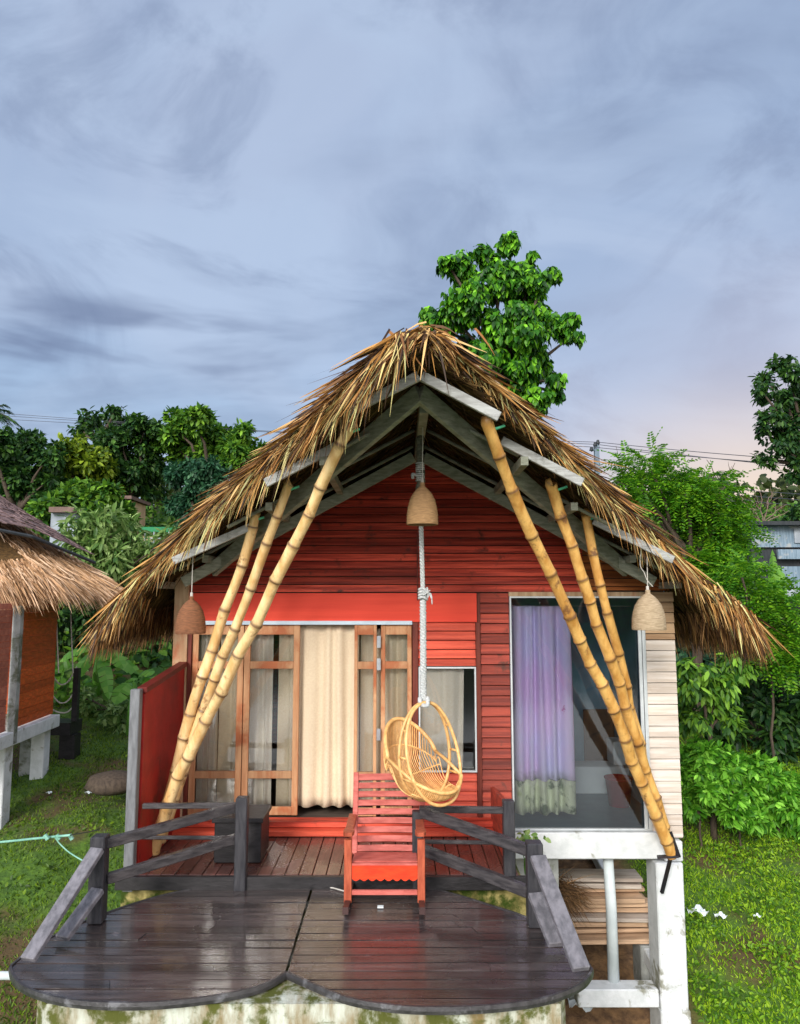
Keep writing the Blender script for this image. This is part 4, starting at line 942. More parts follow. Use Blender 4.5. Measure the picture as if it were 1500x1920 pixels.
# both lobes share the straight seam
LB[0][0] = (-.76, LB[0][0][1]); LB[1][0] = (-.74, LB[1][0][1]); LB[0][-1] = (-.76, LB[0][-1][1]); LB[1][-1] = (-.74, LB[1][-1][1])
def deck_outline(i):
    pts = [Vector((a, b, 0)) for a, b in LB[i]]; return smoothpath(pts, 5)
mb = MB(); yy = min(p[1] for l_ in LB.values() for p in l_)-.02
outs = {i: [(p.x, p.y) for p in deck_outline(i)] for i in (0, 1)}
def scan(poly, y):
    xs_ = []
    for i in range(len(poly)):
        (xa, ya), (xb, yb) = poly[i-1], poly[i]
        if (ya-y)*(yb-y) < 0: xs_.append(xa+(xb-xa)*(y-ya)/(yb-ya))
    return (min(xs_), max(xs_)) if len(xs_) >= 2 else None
random.seed(3)
YR = LB[0][0][1]-.004
while yy < YR:
    wb = .112
    for i in (0, 1):
        rows = []
        for k in range(5):
            y = min(yy+.004+(wb-.013)*k/4, YR); r_ = scan(outs[i], y)
            if r_: rows.append((r_[0], r_[1], y))
        if len(rows) < 2: continue
        z1 = random.uniform(-.003, .003); zc = -.035; tw = random.uniform(-.003, .003)
        cuts = [0, 1] if random.random() < .6 else [0, random.uniform(.3, .7), 1]
        for c in range(len(cuts)-1):
            V = []; F = []; n = len(rows)
            for (a, b, y) in rows:
                xa = a+(b-a)*cuts[c]+(.003 if c else 0); xb = a+(b-a)*cuts[c+1]; V += [(xa, y, z1-tw), (xb, y, z1+tw), (xb, y, zc), (xa, y, zc)]
            for k in range(n-1):
                q = k*4; F += [(q, q+1, q+5, q+4), (q+1, q+2, q+6, q+5), (q+3, q+7, q+6, q+2), (q, q+4, q+7, q+3)]
            F += [(0, 3, 2, 1), ((n-1)*4, (n-1)*4+1, (n-1)*4+2, (n-1)*4+3)]
            mb.add(V, F)
    yy += wb
mb.build('plank_floor', M['deck_board'], dk)
for i in (0, 1):
    o_ = outs[i]; rimp = [p for p in o_]; m_ = MB(); V = []; F = []
    n = len(rimp)
    for k, (x, y) in enumerate(rimp):
        a = Vector(rimp[max(0, k-1)]); b = Vector(rimp[min(n-1, k+1)]); t_v = (b-a).normalized(); nv = Vector((t_v.y, -t_v.x))*(1 if i == 0 else -1)
        nv = -nv if False else nv
        c = Vector((x, y)); cen = Vector((-1.7 if i == 0 else .3, 5.9))
        if (c-cen).dot(nv) < 0: nv = -nv
        for off, z in ((.002, .005), (.018, .005), (.022, -.018), (.018, -.040), (.002, -.040)): V.append((x+nv.x*off, y+nv.y*off, z))
    for k in range(n-1):
        for j in range(5): q = k*5+j; q2 = k*5+(j+1) % 5; F.append((q, q2, q2+5, q+5))
    m_.add(V, F); m_.build('rim_board', M['deck_rim'], dk)
yf_ = Pz(600,1884,-.06).y; MB().prism([(Pz(56,1884,-.06).x,yf_+.10),(-2.2,yf_),(-1.0,yf_),(1.0,yf_),(Pz(1066,1884,-.06).x,yf_+.10),(1.12,6.1),(.6,6.55),(-1.9,6.55),(-2.35,6.0)], -3.2, -.056).build('deck_base', M['moss_conc'], dk)

# ------------------------------------------------------------------ railings
def post(mb_name, x, y, zt_, parent, w_=.10, zb=.0):
    return MB().box(x-w_/2, x+w_/2, y-w_/2, y+w_/2, zb, zt_).build(mb_name, M['dark_post'], parent, bevel=.008)
rl = thing('deck_railing', 'dark grey wooden railing on the left side of the deck, with two sloping braces', 'railing', (-2.3, 6.6, 0))
pi = (PXB(450, 6.66), 6.66); zi = PZ(1494, 6.66)
pf = Pz(181, 1728, .0); pf = (pf.x, pf.y); zf_ = PZ(1566, pf[1])
post('post', *pi, zi, rl, .10, -.02); post('post', *pf, zf_, rl, .115)
def rail(par, a, b, w_=.05, h_=.07, name='rail'): return MB().beam(a, b, w_, h_).build(name, M['grey_rail' if name == 'rail' else 'brace'], par, bevel=.006)
rail(rl, P(452,1511,6.70), P(196,1582,pf[1]+.02), .06, .075)
rail(rl, P(452,1569,6.70), P(200,1648,pf[1]+.02), .06, .075)
rail(rl, P(268,1511,6.70), P(444,1510,6.68), .045, .045); rail(rl, P(266,1570,6.70), P(444,1571,6.68), .03, .03)
rail(rl, P(183,1592,pf[1]-.06), Vector((*Pz(52,1800,.045).xy, .045)), .11, .045, 'brace'); rail(rl, P(184,1668,pf[1]-.06), Vector((*Pz(116,1760,.045).xy, .045)), .11, .045, 'brace')
rr_ = thing('deck_railing', 'dark grey wooden railing on the right side of the deck, beside the red armchair', 'railing', (1, 6.6, 0))
pi2 = (PXB(783, 6.66), 6.66); pf2 = Pz(1004, 1735, 0); pf2 = (pf2.x, pf2.y); po = (PXB(956, 6.72), 6.72)
post('post', *pi2, PZ(1520, 6.66), rr_, .09, -.02); post('post', *pf2, PZ(1578, pf2[1]), rr_, .12); post('post', *po, PZ(1500, 6.72), rr_, .10, -.02)
rail(rr_, P(786,1517,6.68), P(947,1519,6.71), .045, .055); rail(rr_, P(786,1578,6.68), P(947,1580,6.71), .035, .03)
rail(rr_, P(790,1522,6.64), P(990,1594,pf2[1]+.03), .06, .085); rail(rr_, P(790,1592,6.64), P(990,1672,pf2[1]+.03), .06, .085)
rail(rr_, P(1008,1606,pf2[1]-.07), Vector((*Pz(1090,1818,.045).xy, .045)), .12, .045, 'brace'); rail(rr_, P(1004,1676,pf2[1]-.07), Vector((*Pz(1044,1772,.045).xy, .045)), .12, .045, 'brace')

# box stool beside the left inner post
bxs = thing('storage_box', 'black painted box with a flat lid standing on the porch behind the left railing', 'box', (PXB(440, 7.25), 7.25, .1))
xa, xb = PXB(398, 6.95), PXB(487, 6.95)
MB().box(xa, xb, 6.95, 7.36, .11, PZ(1542, 6.95)).build('body', M['black_wood'], bxs, bevel=.006)
MB().box(xa-.02, xb+.02, 6.92, 7.38, PZ(1542, 6.95)+.001, PZ(1535, 6.95)+.01).build('lid', M['black_wood'], bxs, bevel=.006)
# weed growing at the corner of the right railing
wd = thing('weed', 'small green weed sprouting at the top of the right front railing post', 'plant', P(978, 1580, 6.9))
mb = MB(); N = 34; c = np.array(P(985, 1572, 7.2)); p = c+rng.normal(size=(N, 3))*np.array([.06, .05, .035]); leaves(mb, p, rng.normal(size=(N, 3))+np.array([0, -.3, .2]), rng.normal(size=(N, 3))*.5+np.array([0, -.6, .8]), .07, .04); mb.build('foliage', M['leaf_light'], wd)
mb = MB(); [limb(mb, P(985, 1640, 7.2), tuple(c+np.array([random.uniform(-.06,.06), 0, .03])), .006, .003) for _ in range(4)]; mb.build('stem', M['leaf_mid'], wd)

# plank stack under the right room --------------------------------------
random.seed(11)
rowsP = [(1642,'grey'),(1655,'grey'),(1668,'dark'),(1679,'pale'),(1691,'pale'),(1703,'brown'),(1715,'grey'),(1728,'orange'),(1742,'orange'),(1755,'brown')]
ordn = ['topmost','second','third','fourth','fifth','sixth','seventh','eighth','ninth','lowest']
for k, (py, cc) in enumerate(rowsP):
    y = 8.75; x0 = PX(1000+random.uniform(0, 20), y); x1 = PX(1192+(24 if k > 3 else 0)+random.uniform(-22, 10), y); z = PZ(py, y)
    a = Vector((x0, y+random.uniform(-.03,.03), z+random.uniform(-.006,.006))); b = Vector((x1, y+random.uniform(-.03,.03), z+random.uniform(-.006,.006)))
    o = MB().beam(a+Vector((0, (k % 3)*.05, 0)), b+Vector((0, (k % 3)*.05, 0)), .30, .040+.008*(k % 2)).build('plank', M['plank_grey'] if cc in ('grey',) else M['plank'], bevel=.005)
    tag(o, '%s %s timber plank in the stack under the white room, counted from the top' % (ordn[k], 'grey' if cc == 'grey' else 'tan') if k not in (0, 9) else '%s plank in the timber stack under the white room' % ordn[k], 'plank', 'timber planks stacked under the bungalow')
zs = PZ(1757, 8.75)-.03
for k, px in enumerate((1060, 1190)):
    x = PX(px, 8.75); o = MB().box(x-.07, x+.07, 8.6, 8.9, gz(x, 8.75)-.1, zs).build('support_block', M['grey_conc'], bevel=.01)
    tag(o, 'grey concrete block under the %s end of the plank stack' % ('left' if k == 0 else 'right'), 'block', 'blocks carrying the planks')
mb = MB(); N = 700; c = np.array(P(1045, 1668, 8.35)); p = c+rng.normal(size=(N, 3))*np.array([.08, .06, .05]); blades(mb, p, unit(np.array([.75, -.2, -.5])+rng.normal(size=(N, 3))*.45), rng.uniform(.12, .36, N), .008, .1, 2)
tag(mb.build('brushwood', M['brush']), 'bundle of dry brown brushwood lying on the plank stack', 'brushwood')

# ------------------------------------------------------------------ small ropes, pipe, litter
rp_ = thing('mooring_rope', 'pale green rope stretched across the grass from the left edge to the deck post', 'rope', P(0, 1580, 7.6))
MB().tube(smoothpath([P(-160, 1592, 8.0), P(0, 1579, 7.5), P(60, 1573, 7.2), P(132, 1566, 6.9)], 6), .011, 7).build('line', M['green_rope'], rp_, smooth=True)
mb = MB(); mb.tube([P(132,1566,6.9), P(186,1556,6.35)], .005, 6); mb.build('dark_line', M['black_metal'], rp_)
mb = MB(); mb.tube(smoothpath([P(103,1570,7.02), P(115,1585,7.0), P(140,1605,6.95), P(205,1640,6.8)], 5), .006, 6); mb.build('loose_end', M['green_rope'], rp_)
mb = MB()
for px in (84, 106, 130): mb.tube([P(px, 1565+.0, 7.0), P(px+6, 1574, 7.0)], .019, 7)
mb.build('knot', M['green_rope'], rp_)
tag(MB().tube([P(-200, 1830, 6.6), P(40, 1829, 6.0)], .03, 12).build('water_pipe', M['pipe'], smooth=True), 'white plastic pipe running from the left edge under the deck', 'pipe')
def litter(px, py, s_, lab, m='litter'):
    # meet the ground along the ray
    d_ = ray(px, py); y = 6.5
    while CZ+d_.z*y > gz(d_.x*y, y)+.04 and y < 60: y += .02
    c = P(px, py, y); mb = MB()
    def f_(i, j): return c+Vector(((i-.5)*s_, (j-.5)*s_*.8, .02+.35*s_*math.sin(i*7+j*3)*math.cos(j*6)*.6+.2*s_))
    mb.grid(f_, 5, 4); tag(mb.build('litter', M[m], solid=.003), lab, 'litter', 'scraps of litter lying on the grass')
litter(1308, 1717, .22, 'largest crumpled pale plastic scrap on the grass slope at the right')
litter(1351, 1723, .13, 'narrow pale plastic scrap just right of the largest one on the right slope')
litter(1420, 1722, .08, 'smallest pale scrap high on the right grass slope')
litter(166, 1490, .10, 'pale scrap of litter on the dark grass between the two huts')
litter(92, 1490, .08, 'tiny pale scrap on the grass near the neighbouring column')
litter(1090, 1893, .25, 'crumpled white bag on the soil beside the tie beam under the house')
litter(640, 1690, .01, 'x') if False else None
tag(MB().box(PXB(708,6.3), PXB(719,6.3), 6.25, 6.29, .004, .012).build('deck_glint', M['litter']), 'small pale plate standing in for a white reflection on the wet deck under the red armchair', 'litter')  # added plate, paints a faint white reflection on the wet boards
tag(MB().tube([Pz(606,1662,.012), Pz(625,1665,.014), Pz(650,1672,.012)], .006, 6).build('twig', M['cord']), 'thin pale twig lying on the deck left of the armchair', 'twig')

# ================================================================== NEIGHBOUR HUT
hut = thing('thatched_hut', 'neighbouring stilt hut with orange board wall and pale thatch at the left edge', 'hut', (-6.5, 13, gz(-6.5, 13)))
A = Vector((PX(18, 11.6), 11.6, 0)); B = Vector((PX(97, 13.2), 13.2, 0)); dir_ = (B-A).normalized(); A0 = A-dir_*1.5
nrm_ = Vector((dir_.y, -dir_.x, 0))
def onw(t, z, o=0): q = A.lerp(B, t)+nrm_*o; return Vector((q.x, q.y, z))
zb0, zb1 = PZ(1362, 12.3), PZ(1362, 12.3)
zwb = PZ(1352, 12.4); zwt = PZ(1098, 12.4)
mb = MB(); z = zwb
while z < zwt-.28:
    a = onw(.02, z, .0); b = onw(1, z, 0); mb.beam(a+Vector((0,0,.06)), b+Vector((0,0,.06)), .03, .118, up=(0,0,1)); z += .125
mb.build('wall', M['hut_board'], hut)
mb = MB(); z = zwb
while z < zwt-.35: mb.beam(A0+Vector((0,0,z+.05)), onw(-.1, z+.05), .03, .088); z += .095
mb.build('brick_wall', M['hut_brick'], hut)
q = onw(-.02, 0, .06); MB().box(q.x-.06, q.x+.06, q.y-.06, q.y+.06, zwb-.2, zwt-.32).build('corner_post', M['grey_conc'], hut, bevel=.008)
# end wall going back
bkd = Vector((-dir_.y, dir_.x, 0)); mb = MB(); mb.beam(onw(1, (zwb+zwt)/2), onw(1, (zwb+zwt)/2)+bkd*2.8, .05, zwt-zwb); mb.build('end_wall', M['hut_board'], hut)
mb = MB(); mb.beam(A0+Vector((0,0,zwb-.12)), onw(1.02, zwb-.12, .03), .20, .20); mb.build('floor_beam', M['white_conc'], hut, bevel=.01)
mb = MB(); mb.beam(A0+bkd*1.4+Vector((0,0,zwb-.05)), onw(.98, zwb-.05)+bkd*1.4, 2.7, .08); mb.build('floor_slab', M['grey_conc'], hut)
for (px, y, wpx, m_) in ((6, 11.62, 30, 'white_conc'), (79, 13.05, 24, 'white_conc'), (57, 13.3, 22, 'grey_conc')):
    x = PX(px, y); ww = wpx/FPX*y/2; MB().box(x-ww, x+ww, y-ww, y+ww, gz(x, y)-.3, zwb-.221).build('column', M[m_], hut, bevel=.012)
# balcony behind with dark post and ropes
bal = MB(); x1, y1 = PX(100, 13.6), 13.6; x2 = PX(146, 13.9)
bal.box(x1-.3, x2, 13.6, 14.1, PZ(1375, 13.8), PZ(1352, 13.8)); bal.build('balcony_floor', M['black_wood'], hut)
MB().box(PX(118,13.8), PX(147,13.8), 13.7, 13.95, gz(-6, 13.8)-.2, PZ(1376,13.8)).build('balcony_post', M['black_wood'], hut)
MB().box(PX(138,13.8), PX(148,13.8), 13.7, 13.8, PZ(1351,13.8), PZ(1252,13.8)).build('balcony_post', M['black_wood'], hut)
for k, (y_a, sag) in enumerate(((1262, 26), (1300, 22), (1328, 10))):
    MB().tube(smoothpath([P(97, y_a+2, 13.6), P(112, y_a+sag*.8, 13.65), P(128, y_a+sag*.6, 13.7), P(144, y_a-12, 13.75)], 5), .014, 6).build('balcony_rope', M['cord'], hut)
# roof: two faces meeting on a hip, dark shingle on top, straw fringe
hr = MB(); apex = P(-190, 838, 14.2); eaveR = P(214, 1098, 13.6); front = P(-330, 1130, 10.6); eaveM = P(96, 1092, 12.0)
back_ = P(160, 1080, 17.5)
def tri_slab(mb, a, b, c, n=12, t=.16):
    for dz in (0, -t):
        V = []; F = []; idx = {}
        for i in range(n+1):
            for j in range(n+1-i):
                q = a+(b-a)*(i/n)+(c-a)*(j/n); idx[(i, j)] = len(V); V.append((q.x, q.y, q.z+dz))
        for i in range(n):
            for j in range(n-i):
                F.append((idx[(i, j)], idx[(i+1, j)], idx[(i, j+1)]))
                if i+j < n-1: F.append((idx[(i+1, j)], idx[(i+1, j+1)], idx[(i, j+1)]))
        mb.add(V, F)
tri_slab(hr, apex, front, eaveM); tri_slab(hr, apex, eaveM, eaveR); tri_slab(hr, apex, eaveR, back_)
hro = hr.build('roof', M['thatch_body'], hut)
hs = MB()
def fringe(mb, a, b, up, n, L=(.25,.6), inn=.8, out=Vector((.3,-.6,0))):
    a = np.array(a); b = np.array(b); up = np.array(up); t = rng.uniform(0, 1, n)[:, None]; k = rng.uniform(0, 1, n)[:, None]
    e_ = a+(b-a)*t; top_ = up; v = unit(e_-top_); p = e_-v*k*inn; p[:, 2] += .03+rng.uniform(-.05, .03, n)
    d = unit(v+np.array(out)*.25+np.array([0, 0, -1.])*rng.uniform(.0, .35, n)[:, None]+rng.normal(size=(n, 3))*.10)
    blades(mb, p, d, rng.uniform(L[0], L[1], n), rng.uniform(.014, .03, n), .30*rng.random(n), 3)
fringe(hs, front, eaveM, apex, 5200, (.3,.65), .75); fringe(hs, eaveM, eaveR, apex, 4800, (.3,.65), .9, Vector((.5,-.5,0))); fringe(hs, eaveR, back_, apex, 2500, (.3,.6), .9, Vector((1,0,0)))
fringe(hs, eaveM, eaveR, apex, 1600, (.3,.6), 2.2, Vector((.5,-.5,0)))
hs.build('straw', M['straw_pale'], hro)
sh = MB(); lo_l = P(-130, 980, 11.0); lo_m = P(72, 1006, 12.25); lo_r = P(172, 1051, 13.2)
def lerp(a, b, t): return a+(b-a)*t
for (ca, cb_x) in ((P(-160, 960, 11.3), P(60, 1003, 12.2)), (P(60, 1003, 12.2), P(176, 1052, 13.35))):
    nn = 22
    for i in range(nn):
        for j in range(24):
            t0, t1 = i/nn, (i+1)/nn; u0 = j/24; u1 = (j+1.5)/24
            e0 = lerp(ca, cb_x, t0); e1 = lerp(ca, cb_x, t1); up_ = apex+Vector((0,0,.2))
            a = lerp(e0, up_, u0); b = lerp(e1, up_, u0); c = lerp(e1, up_, u1); d = lerp(e0, up_, u1)
            o = Vector((0, 0, .10+random.uniform(0, .02))); lift = Vector((0, 0, -.02)); mb_ = sh
            mb_.add([tuple(a+o), tuple(b+o), tuple(c+o+lift), tuple(d+o+lift)], [(0,1,2,3)])
sh.build('shingle_cover', M['shingle'], hro, solid=.012)
MB().tube([P(-160, 962, 11.25), P(60, 1006, 12.15), P(178, 1055, 13.3)], .03, 6).build('cover_batten', M['dark_tin'], hro)
for k, (px, y) in enumerate(((135, 13.6), (108, 13.2))):
    MB().tube(smoothpath([P(px-3, 1110, y), P(px-1, 1190, y), P(px+2, 1262, y)], 4), .012, 5).build('hanging_rope', M['cord'], hut)
tag(MB().lathe([(.01,0),(.25,.02),(.42,.12),(.35,.26),(.12,.32),(.01,.33)], tuple(P(212, 1472, 12.0)-Vector((0,0,.12))), 14).build('boulder', M['bark'], smooth=True), 'low dark mound on the grass left of the red screen', 'mound')

# ================================================================== TREES AND PLANTS
tree('broadleaf_tree', 'tall tree with large drooping bright green leaves rising behind the thatched ridge', 'tree',
     [(957,452,26),(925,478,34),(872,495,42),(838,492,24),(990,492,32),(1018,528,36),(930,530,52),(975,560,45),(880,560,40),(842,590,44),(806,594,24),(905,600,52),(960,620,58),(1020,590,38),(1052,600,34),(1076,632,18),(870,650,48),(925,680,55),(985,680,48),(1022,700,30),(1038,715,22),(900,720,45),(960,735,42),(1010,745,30),(1045,735,16),(850,690,40)],
     16, 'leaf_big', N=620, L=.17, wd=.115, shape='heart', down=1.7, dy=1.2, sub=8, subr=.46, light=.15, tr=.13)
lt = [('dark rounded tree at the far left above the neighbouring thatched hut', [(20,850,45),(60,835,40),(-20,830,45),(45,890,50),(95,860,40),(10,920,50),(80,910,45)], 34, 'leaf_dark', 0),
      ('olive green tree behind the neighbouring roof, second from the left edge', [(130,850,48),(170,870,45),(150,905,50),(100,895,40),(190,900,40)], 36, 'leaf_olive', 1),
      ('thin topped tree with open twigs above the left tree line', [(165,785,24),(150,805,20),(200,790,28),(215,770,16),(235,800,28),(185,820,30)], 40, 'leaf_dark', 2),
      ('tall dark tree in the middle of the left tree line', [(230,830,45),(265,850,50),(240,880,50),(285,890,45),(270,810,36),(210,860,36),(250,920,44)], 38, 'leaf_dark', 3),
      ('bushy bluish green tree behind the house on the left, lower than its neighbours', [(350,880,45),(395,895,48),(370,930,52),(425,925,46),(345,950,40),(400,965,45),(360,985,30)], 30, 'leaf_blue', 4),
      ('broad crowned dark green tree right of the tree line, touching the thatch', [(330,800,40),(370,790,34),(410,812,42),(450,825,40),(478,848,34),(300,820,36),(350,835,44),(440,865,44),(400,850,44),(490,880,38)], 37, 'leaf_mid', 5),
      ('low mid green tree with layered branches between two dark trees on the left', [(120,945,38),(155,930,34),(195,940,40),(175,975,40),(225,955,36),(90,960,30)], 31, 'leaf_mid', 6)]
for lab, cl, y, lm, k in lt:
    tree('broadleaf_tree', lab, 'tree', cl, y, lm, N=1150 if k != 2 else 240, L=.34 if k != 4 else .26, wd=.17 if k != 4 else .13, dy=2.5, tr=.28, group='trees on the hillside behind', down=.4, sub=12, subr=.30, light=.2)
tree('mango_bush', 'bright leafy bush with long pale leaves between the two thatched roofs', 'bush', [(160,985,36),(195,970,38),(230,1000,40),(180,1030,42),(140,1010,30),(250,1045,42),(215,1060,45),(275,1030,34),(165,1070,38),(290,1060,30),(320,1005,26)], 19, 'leaf_light', N=230, L=.30, wd=.08, shape='long', down=.5, dy=1.4, tr=.06, sub=8, light=.15)
tree('shade_bush', 'dark leafy bush behind the gap between the two roofs', 'bush', [(170,1110,50),(230,1120,55),(120,1160,45),(190,1180,55),(140,1220,45),(260,1180,60),(200,1240,45),(300,1220,60),(330,1280,50)], 20, 'leaf_dark', N=420, L=.22, wd=.11, dy=1.0, tr=.06)
tree('feathery_tree', 'bright green feathery leaved tree right behind the thatch, left of the palm', 'tree', [(1180,880,34),(1215,870,30),(1250,895,38),(1200,915,34),(1285,925,36),(1320,910,34),(1350,930,34),(1300,965,42),(1250,950,40),(1350,975,36),(1290,1010,44),(1345,1015,44),(1390,1000,26),(1330,1060,48),(1380,1060,36),(1300,1060,30)], 15, 'leaf_feather', N=95, L=.5, wd=.12, kind='pin', dy=1.0, tr=.12)
tree('feathery_bush', 'lower feathery green bush beside the right end of the thatch', 'bush', [(1400,1110,40),(1440,1140,38),(1420,1180,44),(1470,1120,34),(1455,1220,44),(1490,1180,34),(1390,1080,34),(1490,1240,40)], 12.5, 'leaf_feather', N=90, L=.42, wd=.10, kind='pin', dy=.8, tr=.025)
tree('broadleaf_tree', 'dark leafy tree cut by the right edge of the photo, above the tin shack', 'tree', [(1465,690,28),(1490,700,30),(1440,710,24),(1425,730,18),(1450,745,34),(1490,755,40),(1445,785,30),(1480,800,40),(1510,780,40),(1435,812,20),(1465,840,30),(1445,862,18),(1495,850,36),(1490,890,24),(1530,830,50),(1530,740,50),(1425,855,12)], 22, 'leaf_dark', N=330, L=.20, wd=.10, dy=1.2, tr=.18, base=P(1580,900,22).x, sub=10, subr=.34, down=.6)
tree('shrub', 'small dark leafed shrub on the skyline at the far right edge', 'bush', [(1485,965,16),(1500,955,18),(1470,978,10)], 30, 'leaf_dark', N=120, L=.22, wd=.12, tr=.05)
# guava-like bushes right of the house under the eave
tree('fruit_bush', 'dark bush with drooping leaves beside the white siding, under the right eave', 'bush', [(1300,1270,40),(1340,1290,40),(1290,1320,40),(1360,1250,40),(1310,1360,36),(1350,1340,36)], 11.6, 'leaf_mid', N=260, L=.16, wd=.06, shape='long', dy=.6, tr=.05, down=1.1, light=.25)
tree('dense_bush', 'big dark glossy bush under the right tip of the thatch', 'bush', [(1410,1270,55),(1470,1300,60),(1420,1340,55),(1370,1360,48),(1480,1380,60),(1440,1420,50),(1500,1240,45),(1390,1300,45),(1340,1390,40)], 14.0, 'leaf_dark', N=420, L=.20, wd=.075, dy=.9, tr=.06, light=.22)
tree('backdrop_bush', 'shadowy green thicket behind the fern bushes at the right', 'bush', [(1300,1230,60),(1380,1200,60),(1330,1380,60),(1500,1460,70),(1420,1480,60)], 16.5, 'leaf_blue', N=700, L=.22, wd=.10, dy=.8, tr=.06)
fb = [('bright green leafy bush against the white siding', [(1295,1410,30),(1320,1425,34),(1290,1450,34),(1325,1470,38),(1295,1500,34)], 11.2),
      ('bright green leafy bush in the middle of the bush row at the right', [(1360,1430,34),(1395,1440,34),(1365,1475,38),(1405,1485,38),(1370,1515,34),(1410,1525,30)], 11.4),
      ('bright green leafy bush nearest the right edge', [(1435,1450,34),(1465,1470,36),(1440,1500,38),(1480,1515,38),(1455,1545,34),(1500,1545,36)], 11.6)]
for lab, cl, y in fb: tree('leafy_bush', lab, 'bush', cl, y, 'leaf_fern', N=900, L=.135, wd=.05, shape='long', dy=.5, tr=.02, down=.35, sub=13, subr=.34, light=.12, group='bright bushes on the right slope')
# palms
def palm(label, c, y, nf, L, lm, trunkbase=None, seed=1, dirs=None):
    random.seed(seed); base = Vector((c.x, y, gz(c.x, y))); t = thing('palm_tree', label, 'palm', base)
    MB().tube(smoothpath([base, base.lerp(c, .5)+Vector((.15,0,0)), c], 6), .14, 8).build('trunk', M['bark'], t, smooth=True)
    cr = MB(); rch = MB()
    for k in range(nf):
        an = (k+random.random()*.6)/nf*6.283; el = random.uniform(.1, 1.0); d = np.array([math.cos(an)*math.cos(el), math.sin(an)*math.cos(el), math.sin(el)])
        n = 26; tt = np.linspace(.08, 1, n); pts = np.array(c)+d*(L*tt)[:, None]; pts[:, 2] -= L*.55*tt**2
        rch.tube([Vector(q) for q in pts[::3]], .015, 5)
        sd_ = unit(np.cross(d, np.array([0, 0, 1.]))[None])[0]
        for sg in (-1, 1):
            dd = unit(sd_*sg*.8+d*.6+np.array([0, 0, -.35])+rng.normal(size=(n, 3))*.08)
            blades(cr, pts, dd, L*.36*(1.1-.75*abs(tt-.4)), .035, .3, 2)
    cr.build('crown', M[lm], t); rch.build('frond_rib', M['bark'], t)
palm('palm with drooping fronds cut off by the left edge, against the sky', P(-22, 775, 26), 26, 16, 1.05, 'leaf_dark', seed=2)
palm('grey green coconut palm showing above the feathery tree at the right', P(1300, 915, 24), 24, 15, 1.5, 'leaf_palm', seed=3)
# bananas
def banana(label, c0, lv):
    base = Vector(c0); base.z = gz(base.x, base.y); t = thing('banana_plant', label, 'banana plant', base)
    MB().tube([base, base+Vector((0,0,.5)), base+Vector((.03,0,1.0))], [.1,.08,.05], 9).build('stem', M['leaf_banana'], t, smooth=True)
    m_ = MB(); top_ = base+Vector((.03,0,.95))
    for (px, py, wd_, y) in lv:
        tip = P(px, py, y); ctl = (top_+tip)/2+Vector((0,0,.35)); n = 12; pts = [top_.lerp(ctl, u/n).lerp(ctl.lerp(tip, u/n), u/n) for u in range(n+1)]
        V = []; F = []
        for i, q in enumerate(pts):
            u = i/n; tg = (pts[min(i+1, n)]-pts[max(i-1, 0)]).normalized(); s_ = tg.cross(Vector((.1,-.5,.8))).normalized(); w_ = wd_*max(0, math.sin(max(0, (u-.18)/.82)*math.pi))**.55*.5 if u > .18 else .015
            for sg in (-1, 0, 1): V.append(tuple(q+s_*sg*(w_+.004)+Vector((0, 0, -.25*w_*abs(sg)+.03*w_*math.sin(i*5)))))
        for i in range(n):
            for sg in (0, 2):                       # each side torn into strips that hang a little differently
                a0, a1, e0, e1 = (Vector(V[i*3+1]), Vector(V[i*3+4]), Vector(V[i*3+sg]), Vector(V[i*3+3+sg]))
                if (e0-a0).length < .01 and (e1-a1).length < .01: continue
                dz = Vector((0, 0, -random.uniform(.0, .28)*(e0-a0).length)); g = random.uniform(.78, 1.0)
                if (e0-a0).length < .02: e0 = a0
                m_.add([tuple(a0), tuple(a1), tuple(e0.lerp(e1, g)+dz), tuple(e0+dz*.8)], [(0,1,2,3)])
    m_.build('leaf', M['leaf_banana'], t)
banana('banana plant with wide light green leaves between the huts', (PXT(195, 17), 17, 0), [(140,1275,.30,16.2),(232,1252,.36,16.4),(175,1225,.36,17.2),(268,1275,.30,17),(112,1240,.30,17),(205,1310,.28,15.6),(195,1240,.34,16.3)])
banana('banana plant with narrow leaves right behind the red screen', (PXT(262, 15), 15, 0), [(285,1265,.3,14.6),(300,1290,.28,14.8),(215,1320,.35,14.5),(240,1290,.3,15.4)])
banana('banana plant with one upright leaf in front of the tin shack', (PXT(1440, 17), 17, 0), [(1448,1030,.40,16.6),(1462,1060,.4,17),(1425,1120,.4,16.8)])
tree('light_bush', 'yellow green bush at the foot of the banana plants', 'bush', [(180,1330,26),(215,1340,26),(160,1310,22),(250,1330,24),(235,1365,20),(270,1350,22)], 15.6, 'leaf_light', N=110, L=.16, wd=.07, dy=.5, tr=.03)
